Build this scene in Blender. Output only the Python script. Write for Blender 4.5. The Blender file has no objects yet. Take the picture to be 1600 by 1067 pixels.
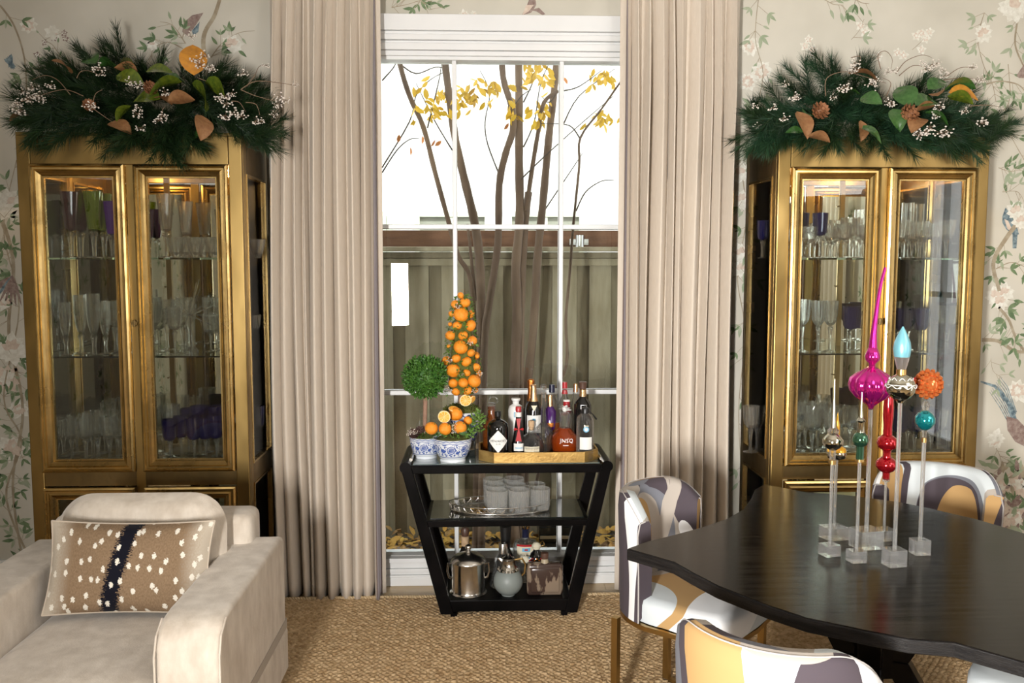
import bpy, bmesh, math, random
import numpy as np
from mathutils import Vector, Matrix
rnd = random.Random(7)
PI = math.pi
S = bpy.context.scene
C = S.collection
# ------------------------------------------------------------------ camera, world, light, exposure
F = 1370.0; PITCH = math.radians(4.9); YAW = math.radians(2.2); H = 1.65
cam = bpy.data.cameras.new('camera'); cam.sensor_width = 36; cam.lens = 36 * F / 1600; cam.clip_start = .05
co = bpy.data.objects.new('camera', cam); C.objects.link(co)
co.location = (0, 0, H); co.rotation_euler = (PI / 2 - PITCH, 0, -YAW); S.camera = co
S.view_settings.view_transform = 'Standard'; S.view_settings.look = 'None'; S.view_settings.gamma = 1
S.view_settings.use_curve_mapping = False; S.view_settings.exposure = .17
S.cycles.max_bounces = 12; S.cycles.transparent_max_bounces = 24; S.cycles.transmission_bounces = 10
S.cycles.glossy_bounces = 6; S.cycles.diffuse_bounces = 3; S.cycles.caustics_reflective = False
S.cycles.caustics_refractive = False; S.cycles.use_denoising = True; S.cycles.sample_clamp_indirect = 4
w = bpy.data.worlds.new('world'); S.world = w; w.use_nodes = True
wn = w.node_tree.nodes; bg = wn['Background']; bg.inputs[0].default_value = (.93, .97, 1, 1); bg.inputs[1].default_value = 3.0

def sun(name, rot, e, col, ang=.02):
    l = bpy.data.lights.new(name, 'SUN'); l.energy = e; l.color = col; l.angle = ang
    o = bpy.data.objects.new(name, l); C.objects.link(o); o.rotation_euler = rot; return o
def area(name, loc, tgt, sx, sy, e, col, spread=PI):
    l = bpy.data.lights.new(name, 'AREA'); l.shape = 'RECTANGLE'; l.size = sx; l.size_y = sy; l.energy = e; l.color = col; l.spread = spread
    o = bpy.data.objects.new(name, l); C.objects.link(o); o.location = loc
    o.rotation_euler = (Vector(tgt) - Vector(loc)).to_track_quat('-Z', 'Y').to_euler(); return o
def point(name, loc, e, col, r=.02):
    l = bpy.data.lights.new(name, 'POINT'); l.energy = e; l.color = col; l.shadow_soft_size = r
    o = bpy.data.objects.new(name, l); C.objects.link(o); o.location = loc; return o
sun('sun', (math.radians(42), 0, 0), 4.5, (1, .97, .9))
area('window_light_rear', (2.72, -2.45, 1.7), (.6, 3.6, 1.1), 1.4, 2.0, 60, (.98, .98, 1))  # added fill panel behind the camera, no window stands there
area('flash_umbrella_light', (-.89, -1.0, 1.33), (1.7, 4, 1.4), .2, .70, 84, (1, .98, .95), math.radians(98))
area('ceiling_bounce_left', (-2.15, 1.0, 3.16), (-.6, 3.2, .2), 1.3, 2.4, 9, (1, .96, .9))  # this and the next are added fill panels, not ceiling fixtures
area('ceiling_bounce_right', (2.75, .8, 3.16), (1.0, 3.2, .4), 1.3, 2.4, 40, (1, .97, .93))

# ------------------------------------------------------------------ pixel helpers (frame 1600x1067)
FW = np.array([math.sin(YAW) * math.cos(PITCH), math.cos(YAW) * math.cos(PITCH), -math.sin(PITCH)])
RT = np.array([math.cos(YAW), -math.sin(YAW), 0]); UP = np.cross(RT, FW)
def P(px, py, y=None, z=None, x=None):
    d = FW + RT * (px - 800) / F - UP * (py - 533.5) / F
    t = y / d[1] if y is not None else ((z - H) / d[2] if z is not None else x / d[0])
    return np.array([0, 0, H]) + d * t
def dep(x, y, z): return float(np.array([x, y, z - H]) @ FW)
def zat(x, y, py):
    # world z of image row py on the vertical line through (x, y)
    lo, hi = -1.0, 4.0
    for _ in range(40):
        m = (lo + hi) / 2; v = np.array([x, y, m - H]); q = 533.5 - F * (v @ UP) / (v @ FW)
        if q > py: lo = m
        else: hi = m
    return lo
def prof(x, y, pts):
    out = []
    for py, hw in pts:
        z = zat(x, y, py); out.append((max(hw * dep(x, y, z) / F, .0), z))
    return out

# ------------------------------------------------------------------ materials
MATS = {}
def newmat(name):
    m = bpy.data.materials.new(name); m.use_nodes = True; nt = m.node_tree; nt.nodes.clear()
    out = nt.nodes.new('ShaderNodeOutputMaterial'); MATS[name] = m; return m, nt, out
class N:
    def __init__(s, nt): s.nt = nt
    def n(s, t, ins=None, **kw):
        x = s.nt.nodes.new('ShaderNode' + t)
        for k, v in kw.items(): setattr(x, k, v)
        for k, v in (ins or {}).items():
            if isinstance(v, bpy.types.NodeSocket): s.nt.links.new(v, x.inputs[k])
            else: x.inputs[k].default_value = v
        return x
    def math(s, op, a, b=0.0, c=0.0): return s.n('Math', {0: a, 1: b, 2: c}, operation=op).outputs[0]
    def mix(s, f, a, b):
        x = s.nt.nodes.new('ShaderNodeMix'); x.data_type = 'RGBA'
        for i, v in ((0, f), (6, a), (7, b)):
            if isinstance(v, bpy.types.NodeSocket): s.nt.links.new(v, x.inputs[i])
            elif i == 0: x.inputs[0].default_value = v
            else: x.inputs[i].default_value = (*v[:3], 1)
        return x.outputs[2]
    def coord(s, which='Object', scale=(1, 1, 1), rot=(0, 0, 0), loc=(0, 0, 0)):
        t = s.n('TexCoord'); return s.n('Mapping', {0: t.outputs[which], 1: loc, 2: rot, 3: scale}).outputs[0]
    def noise(s, vec, scale, detail=3, rough=.55): return s.n('TexNoise', {'Vector': vec, 'Scale': scale, 'Detail': detail, 'Roughness': rough}).outputs[0]
    def ramp(s, f, a, b):
        x = s.n('MapRange', {0: f, 1: a, 2: b}); return x.outputs[0]
def M(name, col, rough=.5, metal=0, col2=None, ns=8, nst=(1, 1, 1), bump=0, bs=60, bst=None, trans=0, ior=1.5, coat=0, sheen=0, emit=0, lo=.35, hi=.65, rvar=0, sss=0, spec=.5, coord='Object', aniso=0):
    m, nt, out = newmat(name); g = N(nt); v = g.coord(coord, nst)
    p = g.n('BsdfPrincipled', {'Base Color': (*col, 1), 'Roughness': rough, 'Metallic': metal, 'Transmission Weight': trans, 'IOR': ior,
        'Coat Weight': coat, 'Coat Roughness': .08, 'Sheen Weight': sheen, 'Subsurface Weight': sss, 'Specular IOR Level': spec, 'Anisotropic': aniso})
    if col2:
        f = g.ramp(g.noise(v, ns), lo, hi); nt.links.new(g.mix(f, col, col2), p.inputs['Base Color'])
        if rvar: nt.links.new(g.math('MULTIPLY_ADD', f, rvar, rough), p.inputs['Roughness'])
    if emit: p.inputs['Emission Color'].default_value = (*col, 1); p.inputs['Emission Strength'].default_value = emit
    if bump:
        bv = g.coord(coord, bst or (1, 1, 1)); b = g.n('Bump', {'Height': g.noise(bv, bs, 2), 'Strength': bump, 'Distance': .004})
        nt.links.new(b.outputs[0], p.inputs['Normal'])
    nt.links.new(p.outputs[0], out.inputs[0]); return m
def thin_glass(name, tint=(.97, 1, .98), f0=.03, rough=0.0):
    m, nt, out = newmat(name); g = N(nt)
    fr = g.n('Fresnel', {'IOR': 1.5}); t = g.n('BsdfTransparent', {0: (*tint, 1)}); gl = g.n('BsdfGlossy', {'Roughness': rough, 0: (1, 1, 1, 1)})
    mx = g.n('MixShader', {0: g.math('MULTIPLY', fr.outputs[0], 1.15), 1: t.outputs[0], 2: gl.outputs[0]}); nt.links.new(mx.outputs[0], out.inputs[0]); return m

M('brass', (.42, .285, .105), .29, 1, (.20, .132, .045), 3.5, (1, 1, .5), .9, 5, (1, 1, .5), rvar=.14)
M('brass_dark', (.25, .17, .07), .36, 1, (.14, .095, .04), 6, (1, 1, .4), .15, 60, rvar=.1)
M('brass_bright', (.62, .44, .18), .2, 1, (.32, .22, .085), 7, rvar=.1)
M('gold', (.80, .55, .22), .25, 1)
M('silver', (.80, .79, .76), .12, 1, (.60, .57, .52), 12, rvar=.15)
M('nickel', (.62, .60, .56), .25, 1)
M('mirror', (.80, .81, .76), .015, 1)
thin_glass('pane'); thin_glass('window_glass', (.98, 1, .99))
M('shelf_glass', (.80, .95, .90), .0, trans=1, ior=1.3)
def clear_glass(name, mixf, ior, haze, bl=.28, gw=.75):
    m, nt, out = newmat(name); g = N(nt)
    p = g.n('BsdfPrincipled', {'Base Color': (1, 1, 1, 1), 'Roughness': 0, 'Transmission Weight': 1, 'IOR': ior}); t = g.n('BsdfTransparent', {0: (.985, .99, .985, 1)})
    gl = g.n('BsdfGlossy', {'Roughness': .03, 0: (1, 1, 1, 1)}); lw = g.n('LayerWeight', {'Blend': bl}); mx = g.n('MixShader', {0: g.math('MULTIPLY', lw.outputs[1], gw), 1: t.outputs[0], 2: gl.outputs[0]})
    m2 = g.n('MixShader', {0: mixf, 1: mx.outputs[0], 2: p.outputs[0]}); df = g.n('BsdfDiffuse', {0: (.9, .9, .88, 1)}); m3 = g.n('MixShader', {0: haze, 1: m2.outputs[0], 2: df.outputs[0]}); nt.links.new(m3.outputs[0], out.inputs[0])  # white diffuse share mixed in so the glass reads brighter
clear_glass('crystal', .42, 1.5, .02); clear_glass('tumbler_glass', .04, 1.45, .09, .38, .8); clear_glass('acrylic', .55, 1.49, .09)
M('cobalt', (.03, .03, .22), .02, trans=.85, ior=1.5, coat=.5)
M('amethyst', (.10, .01, .035), .03, trans=.7, ior=1.5, coat=.5)
M('green_glass', (.38, .50, .01), .02, trans=.85, ior=1.5)
M('dark_glass', (.004, .004, .004), .04, coat=.5)
M('amber', (.33, .085, .012), .02, trans=.6, ior=1.4, coat=.5)
M('rose_liquid', (.95, .13, .01), .02, trans=.8, ior=1.36, coat=.6)
M('purple_glass', (.06, .012, .12), .05, coat=.7)
M('frosted', (.34, .38, .36), .45, trans=.35, bump=.1, bs=400)
M('white', (.84, .84, .83), .38, 0, (.79, .79, .78), 3)
M('ceiling_paint', (.82, .80, .76), .9, 0, (.78, .76, .72), 2)
M('wall_paper', (.64, .60, .51), .75, 0, (.55, .515, .43), 2.2, (1, 1, 1), .06, 300)
M('paper_stem', (.30, .24, .16), .8, 0, (.42, .36, .26), 20)
M('paper_leaf', (.10, .16, .075), .8, 0, (.20, .27, .14), 30)
M('paper_leaf_pale', (.29, .35, .22), .8, 0, (.40, .43, .31), 18)
M('paper_petal', (.80, .78, .70), .8, 0, (.66, .63, .54), 60)
M('paper_pink', (.60, .47, .38), .8, 0, (.70, .60, .50), 60)
M('paper_blue', (.07, .11, .14), .8, 0, (.28, .36, .38), 50)
M('paper_plum', (.22, .14, .12), .8, 0, (.36, .28, .24), 50)
M('oak', (.66, .50, .30), .4, 0, (.56, .41, .23), 5, (1, 12, 1), .1, 80, (1, 20, 1))
M('jute', (.46, .29, .135), .9, 0, (.74, .53, .30), 45, (1, 1, 1), .6, 500, (1, 3, 1))
M('jute_edge', (.66, .50, .30), .9, 0, (.52, .37, .2), 60, bump=.5, bs=400)
M('velvet', (.72, .64, .54), .75, 0, (.52, .44, .35), 16, (1, 1, .5), .3, 170, (1, 1, .6), sheen=.35, lo=.3, hi=.7)
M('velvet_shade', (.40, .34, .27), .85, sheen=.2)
M('black_lacquer', (.002, .002, .002), .28, 0, (.006, .005, .005), 6, bump=.08, bs=60, bst=(1, 1, 8), spec=.07)
M('table_wood', (.006, .005, .004), .14, 0, (.018, .015, .013), 4, (1, 14, 1), .02, 60, (1, 18, 1), rvar=.05, spec=.15)
M('table_edge', (.008, .007, .007), .5, 0, (.018, .016, .015), 10, (1, 1, 12), .5, 60, (1, 1, 12), spec=.2)
M('cork', (.58, .40, .24), .8, 0, (.44, .29, .16), 60)
M('label_white', (.80, .79, .75), .6)
M('label_cream', (.72, .66, .50), .6)
M('ink', (.03, .03, .03), .6)
M('ink_white', (.85, .82, .78), .6)
M('ink_blue', (.16, .42, .62), .6)
M('red_wax', (.42, .02, .025), .3, coat=.4)
M('ceramic', (.80, .79, .76), .25, coat=.4)
M('copper_foil', (.75, .26, .06), .28, 1, bump=.6, bs=220)
M('gold_foil', (.80, .54, .30), .25, 1, bump=.3, bs=150)
M('navy_cap', (.012, .014, .04), .3)
M('black_plastic', (.01, .01, .01), .35)
M('brown_cap', (.09, .045, .03), .4)
M('agate', (.05, .03, .024), .2, 0, (.24, .18, .13), 22, (1, 1, .45), coat=.4, lo=.49, hi=.54)
M('orange_peel', (.90, .27, .012), .42, 0, (.98, .36, .03), 6, bump=.35, bs=260, sss=.05)
M('orange_flesh', (.95, .42, .04), .35, 0, (.98, .55, .12), 40)
M('orange_pith', (.95, .75, .42), .6)
M('moss', (.07, .085, .012), .95, 0, (.14, .15, .03), 60, bump=1, bs=200)
M('boxwood', (.035, .12, .015), .5, 0, (.09, .22, .03), 30)
M('sprig_green', (.10, .22, .03), .5, 0, (.18, .30, .06), 30)
M('bark_pink', (.40, .24, .17), .8, 0, (.30, .17, .11), 30, bump=.5, bs=150)
M('berry', (.82, .74, .66), .4)
M('cone_scale', (.33, .14, .06), .6, 0, (.20, .08, .03), 40)
M('cone_dark', (.07, .035, .03), .7, 0, (.12, .06, .05), 40)
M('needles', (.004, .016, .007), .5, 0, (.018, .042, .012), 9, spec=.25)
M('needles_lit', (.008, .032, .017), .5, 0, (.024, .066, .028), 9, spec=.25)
M('magnolia_green', (.025, .085, .015), .25, 0, (.05, .13, .03), 9, coat=.4)
M('magnolia_lime', (.13, .17, .015), .22, 0, (.06, .10, .012), 9, coat=.4)
M('magnolia_brown', (.22, .095, .035), .6, 0, (.30, .15, .06), 9)
M('magnolia_ochre', (.62, .27, .03), .5, 0, (.48, .2, .03), 9)
M('twig', (.20, .13, .08), .7)
M('fence_wood', (.25, .215, .14), .85, 0, (.36, .32, .23), 4, (3, 1, .6), .6, 50, (14, 1, 1))
M('fence_dark', (.18, .15, .095), .85, 0, (.26, .225, .155), 4, (3, 1, .6), .6, 50, (14, 1, 1))
M('beam_brown', (.16, .075, .04), .8, 0, (.11, .05, .028), 5, (1, 1, 8), .3, 60)
M('bark', (.085, .05, .032), .85, 0, (.18, .12, .08), 9, (1, 1, .2), .7, 60, (1, 1, .3))
M('twig_dark', (.05, .038, .03), .85)
M('yellow_leaf', (.72, .40, .005), .5, 0, (.60, .42, .01), 15, sss=0)
M('rust_leaf', (.55, .20, .05), .6)
M('litter_yellow', (.60, .38, .07), .8, 0, (.45, .22, .05), 14)
M('litter_tan', (.42, .26, .09), .8, 0, (.25, .13, .05), 14)
M('soil', (.06, .05, .04), .95, 0, (.12, .10, .08), 14, bump=1, bs=40)
M('steel', (.55, .56, .56), .35, 1)
M('house_glass', (.32, .33, .28), .05, coat=.5)
M('house_trim', (.62, .66, .55), .6)
M('magenta_glass', (.72, .015, .32), .12, .85, coat=.8)
M('magenta_deep', (.34, .01, .15), .14, .85, coat=.8)
M('red_glass', (.55, .01, .02), .12, .8, coat=.8)
M('green_mercury', (.05, .16, .09), .12, .85, coat=.8)
M('teal_glass', (.01, .33, .36), .12, .75, coat=.8)
M('mercury', (.72, .70, .60), .1, 1, (.5, .48, .38), 20)
M('blue_satin', (.22, .55, .66), .33, .45, coat=.3)
M('glitter', (.60, .56, .55), .35, 1, bump=2, bs=900)
M('amber_glass', (.75, .20, .05), .1, .65, coat=.8)
M('yellow_glass', (.80, .42, .02), .08, .5, coat=.8)
M('smoke_glass', (.20, .25, .23), .06, 0, coat=1)
M('shelf_black', (.012, .015, .014), .06, 0, coat=1)
M('tray_gold', (.62, .40, .13), .38, .7, (.40, .24, .07), 14, (1, 1, 2), .2, 80)
M('agate_neck', (.40, .33, .22), .4)
M('fur_back', (.50, .42, .33), .9, sheen=.3)
M('liner', (.60, .58, .50), .9)

# house brick, painted white
m, nt, out = newmat('white_brick'); g = N(nt)
br = g.n('TexBrick', {'Vector': g.coord('Object', (1, 1, 1), (PI / 2, 0, 0)), 'Color1': (.86, .86, .84, 1), 'Color2': (.80, .80, .78, 1), 'Mortar': (.70, .70, .68, 1), 'Scale': 1.0, 'Mortar Size': .006, 'Brick Width': .2, 'Row Height': .07})
p = g.n('BsdfPrincipled', {'Base Color': br.outputs[0], 'Roughness': .8}); nt.links.new(p.outputs[0], out.inputs[0])
# curtain linen: UV.x = metres from the leading edge
m, nt, out = newmat('linen'); g = N(nt)
uv = g.n('TexCoord').outputs['UV']; sx = g.n('SeparateXYZ', {0: uv}).outputs[0]
band = g.math('MULTIPLY', g.math('GREATER_THAN', sx, .045), g.math('LESS_THAN', sx, .082))
wv = g.n('TexWave', {'Vector': uv, 'Scale': 160.0, 'Distortion': 1.0}).outputs[0]
b2 = g.mix(g.ramp(g.math('ABSOLUTE', g.math('SUBTRACT', sx, .0635)), .004, .010), (.30, .26, .27), (.20, .13, .11))
base = g.mix(g.ramp(g.noise(g.coord('UV', (60, 4, 1)), 5), .3, .7), (.80, .70, .585), (.72, .62, .505))
colr = g.mix(band, base, b2)
p = g.n('BsdfPrincipled', {'Base Color': colr, 'Roughness': .85, 'Sheen Weight': .15})
bmp = g.n('Bump', {'Height': g.noise(g.coord('UV', (1, 1, 1)), 500), 'Strength': .15, 'Distance': .002}); nt.links.new(bmp.outputs[0], p.inputs['Normal'])
tl = g.n('BsdfTranslucent', {0: (.6, .5, .4, 1)}); mx = g.n('MixShader', {0: .12, 1: p.outputs[0], 2: tl.outputs[0]})
nt.links.new(mx.outputs[0], out.inputs[0])
# blue and white porcelain: UV = angle(0..1), height(0..1)
m, nt, out = newmat('porcelain'); g = N(nt)
uv = g.n('TexCoord').outputs['UV']; sp = g.n('SeparateXYZ', {0: uv}); U, V = sp.outputs[0], sp.outputs[1]
mp = g.coord('UV', (9, 2.2, 1)); n1 = g.noise(mp, 1.6, 4, .6)
vo = g.n('TexVoronoi', {'Vector': g.coord('UV', (11, 2.6, 1)), 'Scale': 1.0, 'Randomness': .8}).outputs[0]
fl = g.math('LESS_THAN', g.math('ABSOLUTE', g.math('SUBTRACT', g.noise(mp, 2.6, 2), .5)), .030)
fl2 = g.math('LESS_THAN', vo, .33); rg = g.math('LESS_THAN', g.math('ABSOLUTE', g.math('SUBTRACT', vo, .42)), .035)
zone = g.math('MULTIPLY', g.math('GREATER_THAN', V, .27), g.math('LESS_THAN', V, .82))
pt = g.math('MULTIPLY', zone, g.math('MAXIMUM', g.math('MAXIMUM', fl, rg), g.math('MULTIPLY', fl2, .75)))
l1 = g.math('LESS_THAN', g.math('ABSOLUTE', g.math('SUBTRACT', V, .235)), .014); l2 = g.math('LESS_THAN', g.math('ABSOLUTE', g.math('SUBTRACT', V, .85)), .010)
wl = g.math('LESS_THAN', g.math('ABSOLUTE', g.math('SUBTRACT', V, g.math('MULTIPLY_ADD', g.math('SINE', g.math('MULTIPLY', U, 110.0)), .018, .93))), .016)
allp = g.math('MAXIMUM', g.math('MAXIMUM', pt, g.math('MAXIMUM', l1, l2)), wl)
blue = g.mix(n1, (.02, .05, .26), (.10, .18, .50))
p = g.n('BsdfPrincipled', {'Base Color': g.mix(allp, (.76, .79, .83), blue), 'Roughness': .15, 'Coat Weight': .5}); nt.links.new(p.outputs[0], out.inputs[0])
# fawn print pillow: UV 0..1
m, nt, out = newmat('fawn_print'); g = N(nt)
uv = g.n('TexCoord').outputs['UV']; sp = g.n('SeparateXYZ', {0: uv}); U, V = sp.outputs[0], sp.outputs[1]
fur = g.noise(g.coord('UV', (60, 20, 1)), 2, 4)
c0 = g.mix(g.ramp(fur, .3, .7), (.30, .205, .125), (.20, .13, .075))
edge = g.ramp(g.math('ADD', g.math('ABSOLUTE', g.math('SUBTRACT', U, .5)), g.math('MULTIPLY', fur, .12)), .40, .52)
c1 = g.mix(edge, c0, (.50, .43, .34))
vo = g.n('TexVoronoi', {'Vector': g.coord('UV', (13, 5.0, 1), (0, 0, .12)), 'Scale': 1.0, 'Randomness': .8}, voronoi_dimensions='2D').outputs[0]
spot = g.math('LESS_THAN', g.math('ADD', vo, g.math('MULTIPLY', g.noise(g.coord('UV', (40, 24, 1)), 2.5), .40)), .37)
cx = g.math('MULTIPLY_ADD', V, .06, .42)
cx = g.math('ADD', cx, g.math('MULTIPLY', g.math('SUBTRACT', V, .2), .05))
dst = g.math('ADD', g.math('ABSOLUTE', g.math('SUBTRACT', U, cx)), g.math('MULTIPLY', g.math('SUBTRACT', g.noise(g.coord('UV', (26, 40, 1)), 2, 4), .5), .14))
strp = g.math('LESS_THAN', dst, .052)
c2 = g.mix(strp, c1, (.008, .008, .014)); c3 = g.mix(spot, c2, (.78, .73, .63))
p = g.n('BsdfPrincipled', {'Base Color': c3, 'Roughness': .85, 'Specular IOR Level': .1, 'Sheen Weight': .04}); nt.links.new(p.outputs[0], out.inputs[0])
# abstract chair print: UV in metres, discs painted over each other
GRY, PLUM, OCH, PALE, WHT, TAU = (.18, .185, .21), (.075, .06, .07), (.46, .285, .12), (.60, .64, .65), (.80, .80, .80), (.42, .37, .32)
def print_mat(name, basecol, shapes):
    m, nt, out = newmat(name); g = N(nt); uv = g.n('TexCoord').outputs['UV']; c = None
    for (cx, cy, rx, ry, rot, col) in shapes:
        mp = g.n('Mapping', {0: uv, 1: (cx, cy, 0), 2: (0, 0, rot), 3: (rx, ry, 1)}, vector_type='TEXTURE').outputs[0]
        ln = g.n('VectorMath', {0: mp}, operation='LENGTH').outputs[1]
        c = g.mix(g.math('LESS_THAN', ln, 1.0), c if c is not None else basecol, col)
    wv = g.noise(g.coord('UV', (1, 1, 1)), 600, 2)
    p = g.n('BsdfPrincipled', {'Base Color': c, 'Roughness': .8, 'Specular IOR Level': .15, 'Sheen Weight': .02})
    b = g.n('Bump', {'Height': wv, 'Strength': .12, 'Distance': .001}); nt.links.new(b.outputs[0], p.inputs['Normal'])
    nt.links.new(p.outputs[0], out.inputs[0]); return m
print_mat('chair_print_inner', TAU, [(-.08, .44, .13, .11, 0, PLUM), (.00, .20, .27, .27, 0, GRY), (.055, .21, .22, .235, 0, TAU), (.10, .24, .17, .18, 0, OCH), (.30, .43, .12, .07, 0, PALE), (-.35, .40, .13, .15, -.3, PLUM), (-.22, .34, .05, .2, .4, TAU), (-.36, .25, .07, .04, .2, WHT), (-.40, .14, .10, .09, 0, PLUM)])
print_mat('chair_print_outer', WHT, [(.06, .26, .19, .50, 0, PALE), (-.17, .34, .24, .60, .22, WHT), (-.21, .34, .20, .62, .22, OCH), (-.38, .26, .16, .62, .22, PLUM), (-.45, .26, .18, .60, .22, GRY), (.22, .14, .135, .36, 0, PLUM), (.52, .1, .12, .5, -.1, PLUM), (.10, .47, .2, .05, 0, TAU)])
print_mat('chair_print_seat', PALE, [(-.05, -.06, .34, .18, .35, OCH), (.2, .22, .3, .13, .3, WHT), (-.2, -.25, .22, .12, .2, TAU), (.25, -.15, .2, .2, 0, PALE)])
print_mat('chair_print_wall', PALE, [(.35, .3, .11, .5, 0, OCH), (.225, .36, .03, .3, .2, PLUM), (-.17, .20, .31, .235, .1, GRY), (-.13, .19, .27, .225, .1, PLUM), (-.18, .17, .18, .20, .1, OCH), (-.46, .3, .07, .5, 0, TAU)])

# ------------------------------------------------------------------ mesh builder
ORG = {}
class MB:
    def __init__(s): s.v = []; s.f = []; s.m = []; s.uv = {}
    def add(s, vs, fs, mi=0, uvs=None):
        b = len(s.v); s.v += [tuple(map(float, p)) for p in vs]
        for k, f in enumerate(fs):
            if uvs is not None: s.uv[len(s.f)] = [uvs[i] for i in f]
            s.f.append([b + i for i in f]); s.m.append(mi)
        return s
    def box(s, x0, x1, y0, y1, z0, z1, mi=0):
        return s.add([(x, y, z) for x in (x0, x1) for y in (y0, y1) for z in (z0, z1)],
            [(0, 1, 3, 2), (4, 6, 7, 5), (0, 4, 5, 1), (2, 3, 7, 6), (0, 2, 6, 4), (1, 5, 7, 3)], mi)
    def rbox(s, x0, x1, y0, y1, z0, z1, r, seg=3, mi=0, puff=0, sub=0):
        bm = bmesh.new(); bmesh.ops.create_cube(bm, size=1)
        for v in bm.verts: v.co = ((x0 + x1) / 2 + v.co.x * (x1 - x0), (y0 + y1) / 2 + v.co.y * (y1 - y0), (z0 + z1) / 2 + v.co.z * (z1 - z0))
        if sub: bmesh.ops.subdivide_edges(bm, edges=bm.edges[:], cuts=sub, use_grid_fill=True)
        if sub:
            c = Vector(((x0 + x1) / 2, (y0 + y1) / 2, (z0 + z1) / 2)); h = Vector(((x1 - x0) / 2, (y1 - y0) / 2, (z1 - z0) / 2))
            for v in bm.verts:
                d = v.co - c; q = [max(abs(d[i]) - (h[i] - r), 0) for i in range(3)]
                L = math.sqrt(sum(a * a for a in q))
                if L > 1e-9:
                    core = Vector([math.copysign(min(abs(d[i]), h[i] - r), d[i]) for i in range(3)])
                    n = Vector([math.copysign(q[i], d[i]) for i in range(3)]) / L
                    v.co = c + core + n * min(r, r * max(q) / r if max(q) < r else r)
                if puff:
                    a, b_ = 1 - (d.x / h.x) ** 2, 1 - (d.y / h.y) ** 2
                    v.co.z += puff * max(a, 0) * max(b_, 0) * (1 if d.z > 0 else 0)
        else: bmesh.ops.bevel(bm, geom=bm.edges[:], offset=r, segments=seg, profile=.5, affect='EDGES')
        bm.verts.index_update(); s.add([v.co for v in bm.verts], [[v.index for v in f.verts] for f in bm.faces], mi); bm.free(); return s
    def hexa(s, a, b, mi=0):
        # a: 4 points of one end, b: 4 matching points of the other end
        return s.add(list(a) + list(b), [(3, 2, 1, 0), (4, 5, 6, 7), (0, 1, 5, 4), (1, 2, 6, 5), (2, 3, 7, 6), (3, 0, 4, 7)], mi)
    def tube(s, pts, rad, seg=8, mi=0, cap=True):
        pts = [Vector(p) for p in pts]; n = len(pts)
        if not hasattr(rad, '__len__'): rad = [rad] * n
        vs, fs = [], []; pu = None
        for i, p in enumerate(pts):
            t = (pts[min(i + 1, n - 1)] - pts[max(i - 1, 0)]).normalized()
            if pu is None: pu = t.orthogonal().normalized()
            else: pu = (pu - t * pu.dot(t)).normalized()
            w_ = t.cross(pu)
            for k in range(seg):
                a = 2 * PI * k / seg; vs.append(p + (pu * math.cos(a) + w_ * math.sin(a)) * rad[i])
        for i in range(n - 1):
            for k in range(seg): fs.append((i * seg + k, i * seg + (k + 1) % seg, (i + 1) * seg + (k + 1) % seg, (i + 1) * seg + k))
        if cap: fs.append(tuple(range(seg))[::-1]); fs.append(tuple(range((n - 1) * seg, n * seg)))
        return s.add(vs, fs, mi)
    def lathe(s, pr, seg=24, c=(0, 0), flute=0, nf=12, mi=0, squash=1.0, uv=False, cap=True, star=0):
        vs, fs, uvs = [], [], []; n = len(pr); z0, z1 = min(p[1] for p in pr), max(p[1] for p in pr)
        sg = seg + 1 if uv else seg
        for i, (r, z) in enumerate(pr):
            for k in range(sg):
                a = 2 * PI * k / seg; rr = r * (1 + flute * (abs(math.cos(a * nf / 2)) - .5)) if flute else r
                vs.append((c[0] + rr * math.cos(a), c[1] + rr * math.sin(a) * squash, z)); uvs.append((k / seg, (z - z0) / max(z1 - z0, 1e-6)))
        for i in range(n - 1):
            for k in range(seg):
                k2 = k + 1 if uv else (k + 1) % seg
                fs.append((i * sg + k, i * sg + k2, (i + 1) * sg + k2, (i + 1) * sg + k))
        if cap:
            if pr[0][0] > 1e-5: fs.append(tuple(range(seg))[::-1])
            if pr[-1][0] > 1e-5: fs.append(tuple(range((n - 1) * sg, (n - 1) * sg + seg)))
        return s.add(vs, fs, mi, uvs if uv else None)
    def ball(s, c, r, seg=12, mi=0, sz=1.0):
        n = max(seg // 2, 3); return s.lathe([(r * math.sin(PI * i / n) + 1e-6, c[2] - r * sz * math.cos(PI * i / n)) for i in range(n + 1)], seg, (c[0], c[1]), mi=mi, cap=False)
    def prism(s, poly, z0, z1, mi=0, axis='z'):
        n = len(poly); f = {'z': lambda a, b, z: (a, b, z), 'y': lambda a, b, z: (a, z, b), 'x': lambda a, b, z: (z, a, b)}[axis]
        vs = [f(a, b, z0) for a, b in poly] + [f(a, b, z1) for a, b in poly]
        return s.add(vs, [tuple(range(n))[::-1], tuple(range(n, 2 * n))] + [(i, (i + 1) % n, n + (i + 1) % n, n + i) for i in range(n)], mi)
    def xf(s, mat, start=0):
        for i in range(start, len(s.v)): s.v[i] = tuple(mat @ Vector(s.v[i]))
        return s
    def build(s, name, mats, parent=None, smooth=35, label=None, kind=None, bevel=0, sub=0):
        o0 = ORG.get(parent.name, (0, 0, 0)) if parent else (0, 0, 0)
        me = bpy.data.meshes.new(name)
        v = np.array(s.v, dtype=np.float32).reshape(-1, 3) - np.array(o0, dtype=np.float32)
        me.from_pydata(v.tolist(), [], s.f)
        if isinstance(mats, str): mats = [mats]
        for q in mats: me.materials.append(MATS[q])
        if len(mats) > 1: me.polygons.foreach_set('material_index', s.m)
        if s.uv:
            ul = me.uv_layers.new(name='UVMap')
            for pi, p in enumerate(me.polygons):
                u = s.uv.get(pi)
                if u:
                    for j, li in enumerate(p.loop_indices): ul.data[li].uv = u[j]
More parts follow.
